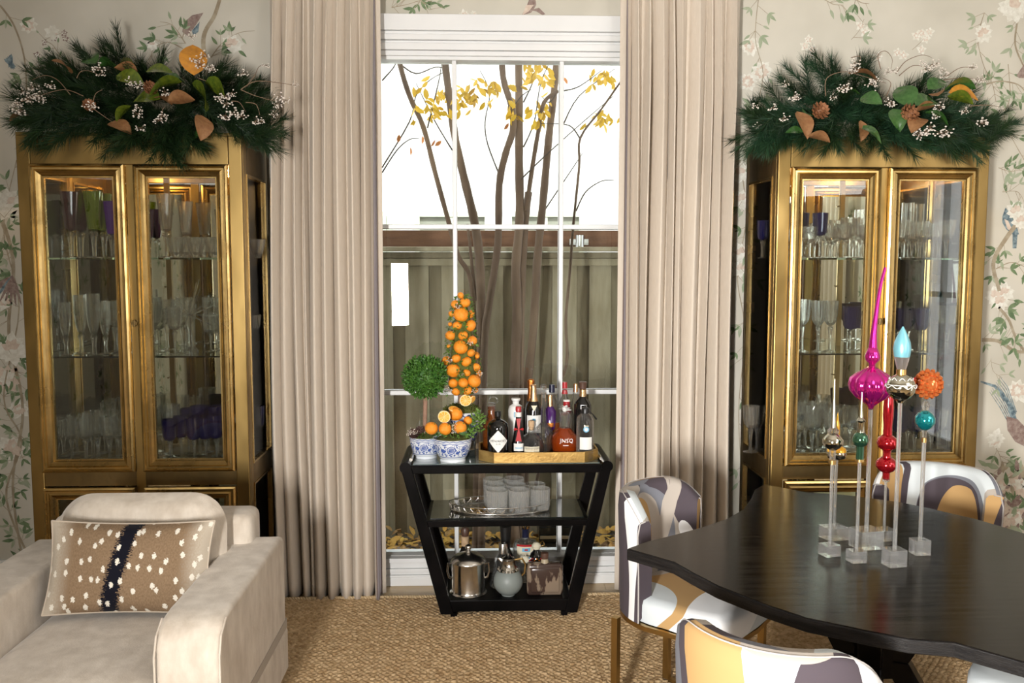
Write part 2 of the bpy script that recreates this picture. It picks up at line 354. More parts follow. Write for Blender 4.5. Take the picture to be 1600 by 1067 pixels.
        if smooth:
            me.polygons.foreach_set('use_smooth', [True] * len(me.polygons)); me.set_sharp_from_angle(angle=math.radians(smooth))
        me.update(); o = bpy.data.objects.new(name, me); C.objects.link(o)
        if parent: o.parent = parent; ORG[o.name] = o0
        if label: o['label'] = label
        if kind: o['kind'] = kind
        if bevel:
            b = o.modifiers.new('bevel', 'BEVEL'); b.width = bevel; b.segments = 2; b.limit_method = 'ANGLE'; b.angle_limit = math.radians(40)
        if sub: b = o.modifiers.new('sub', 'SUBSURF'); b.levels = sub; b.render_levels = sub
        return o
def T(name, label, cat, loc=(0, 0, 0), rz=0, group=None, scale=None):
    o = bpy.data.objects.new(name, None); C.objects.link(o); o.location = tuple(map(float, loc)); o.rotation_euler = (0, 0, rz)
    o.empty_display_size = .05; o['label'] = label; o['category'] = cat
    if group: o['group'] = group
    if scale: o.scale = scale
    ORG[o.name] = tuple(map(float, loc)) if rz == 0 else (0, 0, 0); return o
def tag(o, label, cat, group=None):
    o['label'] = label; o['category'] = cat
    if group: o['group'] = group
    return o
def dup(root, loc, label, group=None, rz=None, scale=None):
    r = root.copy(); C.objects.link(r); r.location = tuple(map(float, loc)); r['label'] = label
    if rz is not None: r.rotation_euler = (0, 0, rz)
    if scale: r.scale = scale
    if group: r['group'] = group
    elif 'group' in r: del r['group']
    for ch in list(root.children):
        c = ch.copy(); C.objects.link(c); c.parent = r
        for gch in ch.children:
            d = gch.copy(); C.objects.link(d); d.parent = c
    return r
def inst(o, parent, loc, rot=(0, 0, 0), sc=1, mat=None, name=None):
    # another piece sharing the mesh of o; o may be a mesh datablock; mat links another material
    me = o if isinstance(o, bpy.types.Mesh) else o.data
    c = bpy.data.objects.new(name or me.name.split('.')[0], me); C.objects.link(c)
    o0 = ORG.get(parent.name, (0, 0, 0)); c.parent = parent
    c.location = Vector(tuple(map(float, loc))) - Vector(o0)
    if isinstance(rot, Matrix): c.rotation_euler = rot.to_euler()
    else: c.rotation_euler = rot
    c.scale = (sc, sc, sc) if not hasattr(sc, '__len__') else sc
    if mat: c.material_slots[0].link = 'OBJECT'; c.material_slots[0].material = MATS[mat]
    ORG[c.name] = o0; return c
def mesh_only(mb, name, mats, smooth=35):
    o = mb.build(name, mats, None, smooth); me = o.data; bpy.data.objects.remove(o); return me
def text(parent, s, c, size, mat, name='lettering', radius=None, spread=0, depth=.0006, label=None, tilt=0, axis_c=None):
    # lettering on a surface facing -Y, centred at c; wraps round a vertical cylinder if radius is given
    cu = bpy.data.curves.new('t', 'FONT'); cu.body = s; cu.size = size; cu.align_x = 'CENTER'; cu.align_y = 'CENTER'; cu.resolution_u = 2
    cu.space_character = 1 + spread
    o = bpy.data.objects.new('t', cu); C.objects.link(o); bpy.context.view_layer.update()
    me = o.evaluated_get(bpy.context.evaluated_depsgraph_get()).to_mesh()
    vs = [tuple(v.co) for v in me.vertices]; fs = [tuple(p.vertices) for p in me.polygons]; bpy.data.objects.remove(o); bpy.data.curves.remove(cu)
    out_ = []
    for (x, y, z) in vs:
        if radius: a = x / radius; out_.append((c[0] + math.sin(a) * (radius + depth), c[1] - math.cos(a) * (radius + depth), c[2] + y))
        else: out_.append((c[0] + x, c[1] - depth, c[2] + y))
    return MB().add(out_, fs).build(name, mat, parent, 0, label)
def patch(parent, c, radius, w_, h_, mat, name='paper_label', mi=None, label=None):
    # curved paper label on a cylinder of the given radius about (c.x, c.y), facing -Y
    vs, fs = [], []; n = 10
    for i in range(n + 1):
        a = (i / n - .5) * w_ / radius
        for zz in (-h_ / 2, h_ / 2): vs.append((c[0] + math.sin(a) * radius, c[1] - math.cos(a) * radius, c[2] + zz))
    fs = [(2 * i, 2 * i + 2, 2 * i + 3, 2 * i + 1) for i in range(n)]
    return MB().add(vs, fs).build(name, mat, parent, 60, label)


# ================================================================== THE SETTING
W = 4.46
XL, XR, YB, ZC = -3.3, 3.5, -2.6, 3.22
def struct(name, mb, mat, **k): o = mb.build(name, mat, None, **k); o['kind'] = 'structure'; return o
wx0, wx1, wz0, wz1 = -.74, 1.04, .12, 2.70
b = MB(); b.box(XL - .15, wx0, W, W + .16, -.15, 5.1); b.box(wx1, XR + .15, W, W + .16, -.15, 5.1)  # walls run on unseen above the ceiling, added to shade the fence
b.box(wx0, wx1, W, W + .16, wz1, 5.1); b.box(wx0, wx1, W, W + .16, -.15, wz0)
wall_back = struct('wall_back', b, 'wall_paper', smooth=0)
wall_left = struct('wall_left', MB().box(XL - .15, XL, YB, W, -.15, 5.1), 'wall_paper', smooth=0)
wall_right = struct('wall_right', MB().box(XR, XR + .15, YB, W, -.15, 5.1), 'wall_paper', smooth=0)
struct('wall_front', MB().box(XL - .15, XR + .15, YB - .15, YB, -.15, 5.1), 'wall_paper', smooth=0)
struct('ceiling', MB().box(XL, XR, YB, W, ZC, ZC + .15), 'ceiling_paint', smooth=0)
floor = struct('floor', MB().box(XL, XR, YB, W, -.15, -.012), 'oak', smooth=0)
for k, (ya, yb_) in enumerate([(3.98, 4.10), (4.10, 4.22), (4.22, 4.34), (4.34, 4.46)]):
    x = XL + .3 * (k % 3)
    xs = [XL] + [x + i * 1.25 + .2 * (k % 2) for i in range(1, 6)] + [XR]
    for a, c_ in zip(xs[:-1], xs[1:]): MB().box(a + .001, c_ - .001, ya + .001, yb_ - .001, -.012, 0).build('plank', 'oak', floor, 0)
MB().box(XL, XR, YB, 3.978, -.012, 0).build('plank', 'oak', floor, 0, label='plain oak boards under the rug')
# window: casing, moulded head, sill, sash with muntins, panes
win = bpy.data.objects.new('window_1', None); C.objects.link(win); win['kind'] = 'structure'; ORG['window_1'] = (0, 0, 0)
def steps(name, zs, parent, x0=-.60, x1=.90):
    for (za, zb, out_) in zs: MB().box(x0, x1, W - out_, W + .01, za, zb).build(name, 'white', parent, 0, bevel=.003)
hz = lambda py: float(P(780, py, y=W)[2])
steps('head_moulding', [(hz(52), hz(27), .05), (hz(57), hz(52) - .001, .035), (hz(66), hz(57) - .001, .042), (hz(70), hz(66) - .001, .026), (hz(81), hz(70) - .001, .034), (hz(89), hz(81) - .001, .018)], win, -.86, 1.16)
steps('sill_moulding', [(hz(873), hz(866), .05), (hz(883), hz(873) - .001, .030), (hz(889), hz(883) - .001, .040), (hz(893), hz(889) - .001, .030), (hz(897), hz(893) - .001, .036), (0.001, hz(897) - .001, .030)], win, -.86, 1.16)
for xa, xb in ((wx0 - .11, wx0 + .04), (wx1 - .04, wx1 + .11)): MB().box(xa, xb, W - .02, W + .002, hz(866), hz(89)).build('casing', 'white', win, 0, bevel=.004)
gy = 4.515
MB().box(wx0, wx0 + .06, W, W + .1, wz0, wz1).build('jamb', 'white', win, 0); MB().box(wx1 - .06, wx1, W, W + .1, wz0, wz1).build('jamb', 'white', win, 0)
MB().box(wx0, wx1, W, W + .1, wz1 - .03, wz1).build('jamb', 'white', win, 0); MB().box(wx0, wx1, W, W + .1, wz0, wz0 + .035).build('jamb', 'white', win, 0)
mxs = [float(P(711, 400, y=W)[0]), float(P(877, 400, y=W)[0])]
mzs = [hz(614), hz(354)]
for x in mxs: MB().box(x - .011, x + .011, W + .015, W + .085, wz0, wz1).build('muntin', 'white', win, 0, bevel=.004)
for z in mzs: MB().box(wx0, wx1, W + .02, W + .08, z - .012, z + .012).build('muntin', 'white', win, 0, bevel=.004)
gx = [wx0 + .06] + mxs + [wx1 - .06]; gz = [wz0 + .035] + mzs + [wz1 - .03]
for i in range(3):
    for j in range(3): MB().box(gx[i], gx[i + 1], gy, gy + .004, gz[j], gz[j + 1]).build('pane', 'window_glass', win, 0)
struct('baseboard_back_left', MB().box(XL, wx0 - .13, W - .02, W - .001, .001, .16), 'white', bevel=.003)
struct('baseboard_back_right', MB().box(wx1 + .13, XR, W - .02, W - .001, .001, .16), 'white', bevel=.003)

# side-wall windows with curtains, seen only in the cabinet mirrors
def side_window(n, xw, sgn, y0, y1, warm):
    wv = bpy.data.objects.new('window_%d' % n, None); C.objects.link(wv); wv['kind'] = 'structure'; ORG[wv.name] = (0, 0, 0)
    for a, c_, z0, z1 in ((y0, y0 + .07, .3, 2.6), (y1 - .07, y1, .3, 2.6), (y0, y1, 2.53, 2.6), (y0, y1, .3, .37), (y0, y1, 1.42, 1.46), ((y0 + y1) / 2 - .015, (y0 + y1) / 2 + .015, .3, 2.6)):
        MB().box(min(xw, xw + sgn * .05), max(xw, xw + sgn * .05), a, c_, z0, z1).build('frame', 'white', wv, 0)
    MB().box(min(xw, xw + sgn * .012), max(xw, xw + sgn * .012), y0, y1, .3, 2.6).build('lit_pane', warm, wv, 0)
M('daylight_pane', (.97, .98, 1.0), .5, emit=1.6)
side_window(2, XR - .001, -1, 1.15, 1.75, 'daylight_pane')

# ---- wallpaper print: flat painted branches, leaves, flowers and birds lying on the paper
class Print:
    def __init__(s, to3): s.b = MB(); s.t = to3; s.k = 0
    def poly(s, pts, mi):
        s.k += 1; d = .0006 + .00004 * (s.k % 30)
        s.b.add([s.t(a, c_, d) for a, c_ in pts], [tuple(range(len(pts)))], mi)
    def leaf(s, x, z, a, L, mi, w_=.36):
        pts = [];
        for t, ww in ((0, 0), (.2, .7), (.45, 1), (.75, .6), (1, 0), (.75, -.45), (.45, -.8), (.2, -.6)):
            u, v = t * L, ww * L * w_ * .5; pts.append((x + u * math.cos(a) - v * math.sin(a), z + u * math.sin(a) + v * math.cos(a)))
        s.poly(pts, mi)
    def stem(s, pts, w0, w1, mi=0):
        for i in range(len(pts) - 1):
            (ax, az), (bx, bz) = pts[i], pts[i + 1]; L = math.hypot(bx - ax, bz - az) + 1e-6; nx, nz = -(bz - az) / L, (bx - ax) / L
            wa = w0 + (w1 - w0) * i / (len(pts) - 1); wb = w0 + (w1 - w0) * (i + 1) / (len(pts) - 1)
            s.poly([(ax + nx * wa, az + nz * wa), (bx + nx * wb, bz + nz * wb), (bx - nx * wb, bz - nz * wb), (ax - nx * wa, az - nz * wa)], mi)
    def flower(s, x, z, r, mi=3, n=7):
        for ring, (rr, m_) in enumerate(((1, mi), (.62, 4 if mi == 3 else 3), (.35, mi))):
            for k in range(n):
                a = 2 * PI * k / n + ring * .4 + rnd.random() * .3; s.leaf(x, z, a, r * rr * rnd.uniform(.8, 1.15), m_, .75)
    def vine(s, pts, w0=.006, w1=.002, leaves=22, L=.055, pale=False, flowers=0, fr=.05, mi=0):
        # smooth the polyline
        P_ = [Vector((*p, 0)) for p in pts]; sm = []
        for i in range(len(P_) - 1):
            p0, p1, p2, p3 = P_[max(i - 1, 0)], P_[i], P_[i + 1], P_[min(i + 2, len(P_) - 1)]
            for k in range(6):
                t = k / 6; q = .5 * ((2 * p1) + (p2 - p0) * t + (2 * p0 - 5 * p1 + 4 * p2 - p3) * t * t + (3 * p1 - p0 - 3 * p2 + p3) * t ** 3); sm.append((q.x, q.y))
        sm.append(pts[-1]); s.stem(sm, w0, w1, mi)
        for k in range(leaves):
            i = rnd.randrange(len(sm) - 1); x, z = sm[i]; a0 = math.atan2(sm[i + 1][1] - z, sm[i + 1][0] - x)
            a = a0 + rnd.choice((-1, 1)) * rnd.uniform(.5, 1.3); tl = rnd.uniform(.02, .07)
            s.stem([(x, z), (x + tl * math.cos(a), z + tl * math.sin(a))], .0012, .001, mi); x += tl * math.cos(a); z += tl * math.sin(a)
            for da in rnd.choice(((0,), (-.6, .5), (-.8, 0, .8))): s.leaf(x, z, a + da, L * rnd.uniform(.6, 1.1), (2 if (pale or rnd.random() < .35) else 1))
        for k in range(flowers):
            i = rnd.randrange(len(sm)); s.flower(sm[i][0] + rnd.uniform(-.03, .03), sm[i][1], fr * rnd.uniform(.7, 1.1), rnd.choice((3, 3, 4)))
PM = ['paper_stem', 'paper_leaf', 'paper_leaf_pale', 'paper_petal', 'paper_pink', 'paper_blue', 'paper_plum']
def wp(px, py): q = P(px, py, y=W); return (float(q[0]), float(q[2]))
pr = Print(lambda a, c_, d: (a, W - d, c_))
V_ = lambda *pp: [wp(*p) for p in pp]
# left of the left cabinet
pr.vine(V_((-20, 290), (20, 400), (14, 520), (36, 640), (20, 760), (40, 900)), .010, .005, 60, .06, flowers=0)
pr.vine(V_((60, 900), (10, 780), (34, 690), (6, 620), (30, 480), (6, 360), (26, 250)), .006, .002, 60, .055)
for a, c_, r in ((12, 318, .085), (18, 545, .09), (12, 592, .07), (20, 700, .075), (30, 640, .05), (8, 470, .05)): pr.flower(*wp(a, c_), r, rnd.choice((3, 4)), 9)
pr.vine(V_((0, 8), (22, 40), (38, 90), (42, 150), (40, 190)), .005, .003, 12, .05)
pr.vine(V_((40, 108), (70, 106), (105, 100), (118, 110)), .005, .002, 6, .04)
pr.vine(V_((100, 98), (84, 72), (72, 62), (96, 52)), .002, .001, 3, .035)
for a, c_ in ((70, 66), (58, 86), (100, 52), (102, 60), (85, 60), (104, 96)): pr.flower(*wp(a, c_), .018, 6, 5)
pr.flower(*wp(45, 40), .05, 3); pr.flower(*wp(82, 50), .04, 3)
for i in range(5): pr.leaf(*wp(6 + 3 * i, 92 - 2 * i), -.6 - .3 * i, .07, 5)
for i in range(8): pr.leaf(*wp(20, 430), -2.6 + .18 * i, .16, rnd.choice((5, 6)), .12)
# above and right of the left garland
pr.vine(V_((300, 170), (322, 130), (318, 60), (335, 25), (345, -6)), .013, .008, 4, .05)
pr.vine(V_((290, 68), (270, 40), (250, 34)), .003, .001, 9, .05)
pr.vine(V_((286, 76), (262, 66), (240, 76), (238, 90)), .003, .001, 9, .05)
pr.vine(V_((330, 90), (345, 70), (372, 52), (398, 48)), .003, .001, 8, .05)
pr.flower(*wp(362, 70), .055, 3, 11); pr.leaf(*wp(340, 70), 2.2, .05, 1); pr.leaf(*wp(372, 78), -.7, .055, 1)
pr.poly(V_((285, 50), (287, 36), (300, 24), (318, 20), (312, 30), (303, 44), (293, 56)), 6); pr.poly(V_((300, 48), (312, 34), (310, 50), (302, 56)), 5)
pr.flower(*wp(238, 70), .03, 3)
# above the window head
pr.vine(V_((612, 12), (640, 6), (668, -4)), .002, .001, 10, .055); pr.vine(V_((655, -6), (662, 8), (672, 16)), .002, .001, 7, .05)
pr.flower(*wp(726, 24), .03, 3); pr.flower(*wp(740, 22), .02, 3)
pr.poly(V_((815, 24), (822, 12), (828, -4), (836, -4), (838, 8), (830, 20)), 6); pr.poly(V_((828, 16), (842, 12), (852, 22), (848, 24), (838, 18)), 6); pr.poly(V_((816, 24), (826, 18), (834, 8), (822, 8)), 4)
# strip between the right curtain and the right cabinet
pr.vine(V_((1186, -10), (1180, 60), (1192, 120), (1172, 200), (1160, 260)), .002, .0015, 18, .06, pale=True)
pr.flower(*wp(1190, 112), .06, 3, 10); pr.flower(*wp(1168, 128), .05, 3, 10); pr.flower(*wp(1172, 72), .05, 3, 10)
pr.vine(V_((1156, 250), (1166, 340), (1152, 430), (1164, 520), (1154, 640), (1160, 760)), .003, .002, 40, .06)
for c_ in (270, 312, 395, 420): pr.flower(*wp(1158, c_), .055, 3, 10)
# above the right garland
pr.vine(V_((1278, -8), (1300, 6), (1318, 8)), .003, .001, 8, .06); pr.vine(V_((1330, -6), (1345, 4), (1358, 6)), .003, .001, 6, .06)
for a, c_ in ((1263, 62), (1270, 78), (1258, 72), (1266, 90), (1345, 40), (1352, 50), (1362, 92), (1372, 88), (1440, 52), (1432, 56), (1452, 50), (1446, 60), (1402, 82), (1412, 86), (1440, 78)): pr.flower(*wp(a, c_), .028, 3, 5)
pr.vine(V_((1425, 78), (1440, 64), (1452, 46)), .0015, .001, 0); pr.vine(V_((1330, 62), (1342, 48), (1350, 30)), .0015, .001, 3, .05, pale=True)
# right edge
pr.vine(V_((1538, 20), (1528, 60), (1536, 100), (1550, 130), (1556, 160)), .002, .0015, 16, .055, pale=True); pr.flower(*wp(1536, 52), .05, 3, 10)
pr.flower(*wp(1585, 12), .085, 3, 12); pr.vine(V_((1590, 30), (1586, 70), (1600, 105)), .005, .004, 6, .06, pale=True)
pr.vine(V_((1540, 132), (1562, 127), (1590, 132), (1604, 146)), .004, .003, 8, .06); pr.vine(V_((1575, 100), (1578, 150), (1570, 190), (1600, 250)), .002, .002, 14, .055)
pr.vine(V_((1560, 262), (1580, 268), (1600, 262)), .002, .001, 8, .06); pr.poly(V_((1588, 118), (1600, 100), (1606, 98), (1606, 122), (1592, 122)), 6)
pr.vine(V_((1600, 336), (1572, 372), (1552, 410), (1560, 450), (1566, 470)), .012, .009, 10, .055); pr.vine(V_((1556, 420), (1580, 410), (1604, 418)), .003, .002, 8, .055)
pr.poly(V_((1566, 338), (1571, 324), (1578, 334), (1588, 352), (1592, 366), (1584, 368), (1572, 358), (1566, 348)), 5)
pr.poly(V_((1582, 362), (1590, 364), (1588, 388), (1582, 388)), 5); pr.poly(V_((1569, 342), (1575, 345), (1583, 362), (1574, 358)), 4)
for a, c_ in ((1556, 462), (1568, 458), (1562, 472), (1588, 330), (1595, 345)): pr.flower(*wp(a, c_), .055, 3, 10)
pr.vine(V_((1566, 300), (1590, 300), (1602, 320)), .002, .001, 8, .055, pale=True)
pr.vine(V_((1560, 480), (1576, 500), (1588, 530), (1600, 548)), .008, .006, 16, .07); pr.vine(V_((1534, 531), (1560, 533), (1584, 548), (1604, 550)), .010, .008, 6, .05)
pr.vine(V_((1548, 560), (1552, 580), (1566, 590)), .001, .001, 5, .05, pale=True); pr.flower(*wp(1590, 610), .07, 3, 10)
for i in range(9): pr.stem(V_((1580 + i, 668 - i * 3), (1562 + i * 1.5, 636 - 4 * i), (1546 + 2 * i, 612 - 3 * i)), .003, .001, 5)
pr.stem(V_((1590, 672), (1576, 630), (1556, 604), (1532, 596)), .016, .004, 5); pr.poly(V_((1572, 650), (1590, 655), (1606, 672), (1606, 700), (1586, 690), (1574, 672)), 6)
pr.flower(*wp(1556, 686), .055, 3, 11); pr.vine(V_((1556, 700), (1562, 712), (1566, 730)), .002, .001, 8, .055)
for i in range(110): pr.leaf(*wp(rnd.uniform(1530, 1604), rnd.uniform(728, 830)), rnd.uniform(0, 6.28), rnd.uniform(.05, .09), rnd.choice((1, 6, 2, 6, 0)), .4)
for i in range(9): pr.flower(*wp(rnd.uniform(1540, 1600), rnd.uniform(745, 810)), .06, 4, 9)
for k, (pa, pb) in enumerate(((1640, 1655), (1710, 1700), (1780, 1795), (1850, 1840), (1920, 1930), (-60, -70), (-130, -120), (-200, -210))):
    pr.vine(V_((pa, 900), (pb, 700), (pa - 20, 480), (pb, 280), (pa + 10, 60), (pb, -40)), .008, .003, 52, .06, flowers=7, fr=.07)
o = pr.b.build('wallpaper_print', PM, wall_back, 0, label='painted branches, leaves, flowers and birds on the paper'); o['kind'] = 'stuff'
for sgn, wl, nm in ((1, wall_left, XL), (-1, wall_right, XR)):
    p2 = Print((lambda a, c_, d, nm=nm, sgn=sgn: (nm + sgn * d, a, c_)))
    for k in range(12):
        y0 = -1.5 + k * .5; p2.vine([(y0, .3), (y0 + .12, .9), (y0 - .1, 1.5), (y0 + .15, 2.1), (y0, 2.9)], .008, .003, 46, .075, flowers=7, fr=.08)
    o = p2.b.build('wallpaper_print', PM, wl, 0); o['kind'] = 'stuff'

# ---- rug
rug = T('jute_rug', 'chunky woven tan jute rug with a twisted rope border on the oak floor', 'rug', (.3, 2, 0))
MB().box(-2.9, 3.2, -1.5, 4.245, .0005, .008).build('backing', 'jute', rug, 0)
vs = []; fs = []
sx_, sy_ = .027, .0165
base = np.array([(-.5, -.42, 0), (.5, -.42, 0), (.5, .42, 0), (-.5, .42, 0), (-.28, -.2, 1), (.28, -.2, 1), (.28, .2, 1), (-.28, .2, 1)])
bf = np.array([(0, 1, 5, 4), (1, 2, 6, 5), (2, 3, 7, 6), (3, 0, 4, 7), (4, 5, 6, 7)])
rs = np.random.RandomState(3); cs = []
for j, yy in enumerate(np.arange(2.05, 4.235, sy_)):
    for xx in np.arange(-.98, 2.05, sx_): cs.append((xx + (j % 2) * sx_ / 2, yy, 1 if j % 2 else -1))
cs = np.array(cs); n = len(cs); ang = cs[:, 2] * .5 + rs.uniform(-.15, .15, n); sc = rs.uniform(.9, 1.2, (n, 1)); hh = rs.uniform(.005, .010, n)
bx = base[None, :, 0] * sx_ * 1.05 * sc; by = base[None, :, 1] * sy_ * 1.2 * sc
X = cs[:, None, 0] + bx * np.cos(ang)[:, None] - by * np.sin(ang)[:, None]; Y = cs[:, None, 1] + bx * np.sin(ang)[:, None] + by * np.cos(ang)[:, None]
Z = .0078 + base[None, :, 2] * hh[:, None]
me = bpy.data.meshes.new('weave'); VV = np.stack([X, Y, Z], -1).reshape(-1, 3) - np.array([.3, 2, 0]); FF = (bf[None] + (np.arange(n) * 8)[:, None, None]).reshape(-1, 4)
me.vertices.add(len(VV)); me.vertices.foreach_set('co', VV.ravel()); me.loops.add(FF.size); me.loops.foreach_set('vertex_index', FF.ravel())
me.polygons.add(len(FF)); me.polygons.foreach_set('loop_start', np.arange(0, FF.size, 4)); me.update(calc_edges=True); me.polygons.foreach_set('use_smooth', [True] * len(FF)); me.materials.append(MATS['jute'])
o = bpy.data.objects.new('weave', me); C.objects.link(o); o.parent = rug; o['kind'] = 'stuff'
b = MB()
for ph in (0, PI):
    b.tube([(x, 4.25 + .006 * math.cos(x * 240 + ph), .011 + .006 * math.sin(x * 240 + ph)) for x in np.arange(-1.1, 2.3, .0035)], .0062, 5)
b.build('rope_border', 'jute_edge', rug, 60, label='paler twisted rope edging')

# ---- outdoors
struct('ground', MB().box(-6, 6, W + .16, 14, -.3, -.15), 'soil', smooth=0)
ground = bpy.data.objects['ground']
fen = T('board_fence', 'weathered grey brown board fence with a cap rail outside the window', 'fence', (0, 5.75, -.15))
fy = 5.75; ztop = float(P(780, 402, y=fy)[2])
x = -2.6; k = 0
edges = []
while x < 3.0:
    w_ = .15 + rnd.uniform(-.012, .012) if k % 2 == 0 else .085 + rnd.uniform(-.01, .01)
    yo = 0 if k % 2 == 0 else .024
    MB().box(x, x + w_, fy + yo, fy + yo + .02, -.15, ztop - rnd.uniform(0, .004)).build('board', 'fence_wood' if k % 2 == 0 else 'fence_dark', fen, 0)
    x += w_ + .001; k += 1
MB().box(-2.6, 3.0, fy + .045, fy + .055, -.15, ztop).build('backing_board', 'fence_dark', fen, 0)
zc = lambda py, yy=fy: float(P(780, py, y=yy)[2])
MB().box(-2.6, 3, fy - .03, fy - .001, zc(415), zc(404)).build('rail', 'fence_wood', fen, 0, bevel=.003)
MB().box(-2.6, 3, fy - .045, fy - .001, zc(403), zc(394)).build('rail', 'fence_dark', fen, 0, bevel=.003)
MB().box(-2.6, 3, fy - .09, fy + .06, zc(393), zc(386)).build('cap_rail', 'fence_wood', fen, 0, bevel=.003)
tb = MB().box(-3, 3.4, 6.1, 6.16, zc(386, 6.1), zc(360, 6.1)).build('timber_beam', 'beam_brown', None, 0); tag(tb, 'long reddish brown timber beam just above and behind the fence', 'beam')
q = P(905, 378, y=6.07); t = T('pipe_bracket', 'grey metal pipe clamp on the brown beam above the fence, right side', 'bracket', q)
MB().box(q[0] - .065, q[0] + .065, 6.075, 6.1, q[2] - .02, q[2] + .02).build('plate', 'steel', t, 0)
MB().tube([(q[0], 6.04, q[2] - .04), (q[0], 6.04, q[2] + .045)], .028, 12).build('clamp', 'steel', t)
# neighbour's house
hs = T('white_brick_house', 'white painted brick house wall rising behind the fence', 'house', (0, 9, -.15))
MB().box(-7, 8, 9, 9.3, -.15, 8).build('wall', 'white_brick', hs, 0)
for (a, c_) in ((597, 612), (648, 765), (792, 912)):
    p0 = P(a, 331, y=8.97); p1 = P(c_, 352, y=8.97); zt, zb = float(p0[2]), float(p1[2]) - .5
    fr = MB(); fr.box(p0[0], p1[0], 8.93, 8.999, zt - .05, zt); fr.box(p0[0], p0[0] + .05, 8.93, 8.999, zb, zt - .051); fr.box(p1[0] - .05, p1[0], 8.93, 8.999, zb, zt - .051)
    xm = (p0[0] + p1[0]) / 2
    if a > 600: fr.box(xm - .02, xm + .02, 8.94, 8.999, zb, zt - .051)
    fo = fr.build('window', 'house_trim', hs, 0); MB().box(p0[0] + .05, p1[0] - .05, 8.97, 8.99, zb, zt - .051).build('pane', 'house_glass', fo, 0)
# crape myrtle
tree = T('crape_myrtle', 'multi-trunked tree with brown bark and yellow autumn leaves outside the window', 'tree', (.2, 5.25, -.15))
def limb(pts, w0, w1, yd=5.2, seg=8, name='trunk', mat='bark', dy=0):
    Q = [Vector(P(a, c_, y=yd + dy * i / len(pts))) for i, (a, c_) in enumerate(pts)]; sm = []
    for i in range(len(Q) - 1):
        p0, p1, p2, p3 = Q[max(i - 1, 0)], Q[i], Q[i + 1], Q[min(i + 2, len(Q) - 1)]
        for k in range(4):
            t = k / 4; sm.append(.5 * ((2 * p1) + (p2 - p0) * t + (2 * p0 - 5 * p1 + 4 * p2 - p3) * t * t + (3 * p1 - p0 - 3 * p2 + p3) * t ** 3))
    sm.append(Q[-1]); n = len(sm)
    rr = [(w0 + (w1 - w0) * i / (n - 1)) * yd / F * (1 + .06 * math.sin(i * 2.3)) for i in range(n)]
    return MB().tube(sm, rr, seg).build(name, mat, tree, 60)
# (half widths in pixels)
limb([(806, 880), (800, 740), (803, 620), (808, 500), (806, 420), (812, 340), (811, 250), (811, 160), (810, 60), (811, -30)], 9, 5, 5.2)
limb([(815, 880), (812, 700), (812, 560), (815, 440), (820, 350), (826, 300), (822, 325)], 8, 5, 5.26)
limb([(818, 870), (822, 640), (833, 520), (840, 400), (848, 320), (857, 220), (866, 140), (872, 60), (874, -30)], 7, 5, 5.3)
limb([(745, 880), (748, 700), (752, 540), (750, 420), (742, 350), (728, 290), (712, 220), (702, 150), (695, 90), (690, -20)], 8, 5, 5.15)
limb([(752, 870), (756, 560), (765, 470), (778, 380), (780, 290), (790, 240), (801, 205), (800, 170), (786, 120), (784, 60), (783, -20)], 6, 4.5, 5.1)
limb([(745, 560), (736, 440), (716, 400), (702, 350), (680, 270), (662, 200), (640, 150), (625, 100), (616, 40)], 3.6, 4, 5.25)
limb([(744, 470), (738, 420), (734, 380), (730, 350)], 3, 2, 5.3)
limb([(822, 330), (832, 260), (842, 200), (850, 160), (872, 142)], 3.6, 3, 5.2)
limb([(816, 880), (860, 640), (885, 570), (884, 500), (890, 430), (896, 350), (905, 260), (907, 215), (940, 170), (975, 120)], 2.8, 1.5, 5.0, 6, 'branch')
for pts in ([(597, 262), (640, 190), (650, 150), (672, 125), (700, 110)], [(597, 270), (620, 235), (640, 218), (655, 217)], [(781, 275), (762, 225), (758, 190), (765, 145), (750, 110)],
            [(907, 218), (895, 200), (880, 194), (845, 193)], [(880, 195), (905, 150), (960, 108)], [(818, 160), (835, 120), (838, 70)], [(814, 280), (850, 245), (900, 200), (958, 150)],
            [(597, 126), (618, 100), (605, 90)], [(625, 100), (650, 115), (680, 105), (700, 108)], [(707, 235), (680, 190), (650, 130)], [(818, 230), (835, 190), (845, 130), (865, 85)],
            [(850, 330), (880, 285), (910, 240)], [(900, 330), (915, 300), (940, 283), (960, 282)], [(880, 142), (905, 135), (940, 110)], [(800, 170), (815, 150), (830, 140)], [(872, 142), (858, 160), (846, 150)], [(668, 200), (685, 130), (690, 100)]):
    limb(pts, 1.3, .6, rnd.uniform(4.95, 5.4), 5, 'twig', 'twig_dark')
lf = MB(); ring = []
lf.add([(0, 0, 0), (.30, .22, .05), (.65, .24, .04), (1, 0, -.06), (.65, -.24, .04), (.30, -.22, .05), (.5, 0, 0)], [(0, 1, 6), (1, 2, 6), (2, 3, 6), (3, 4, 6), (4, 5, 6), (5, 0, 6)])
leaf_me = mesh_only(lf, 'leaf', 'yellow_leaf', 60)
def leaf_at(px, py, yd, L, ang, mat=None, mx=.8):
    R = Matrix.Rotation(ang, 3, 'Y') @ Matrix.Rotation(rnd.uniform(.4, 1.3) * rnd.choice((-1, 1)), 3, 'X')
    return inst(leaf_me, tree, P(px, py, y=yd), R, L, mat, 'leaf')
cl = [(715, 148, 55, 16, 44), (768, 130, 30, 14, 18), (800, 175, 14, 18, 12), (675, 170, 30, 14, 22), (840, 110, 26, 26, 36), (840, 175, 18, 16, 16), (945, 115, 18, 18, 16), (935, 182, 24, 10, 14)]
for cx, cy, rx, ry, n_ in cl:
    for k in range(int(n_ * 1.35)): leaf_at(cx + rnd.gauss(0, .5) * rx, cy + rnd.gauss(0, .5) * ry, rnd.uniform(4.95, 5.3), rnd.uniform(.04, .07), rnd.uniform(.3, 2.6))
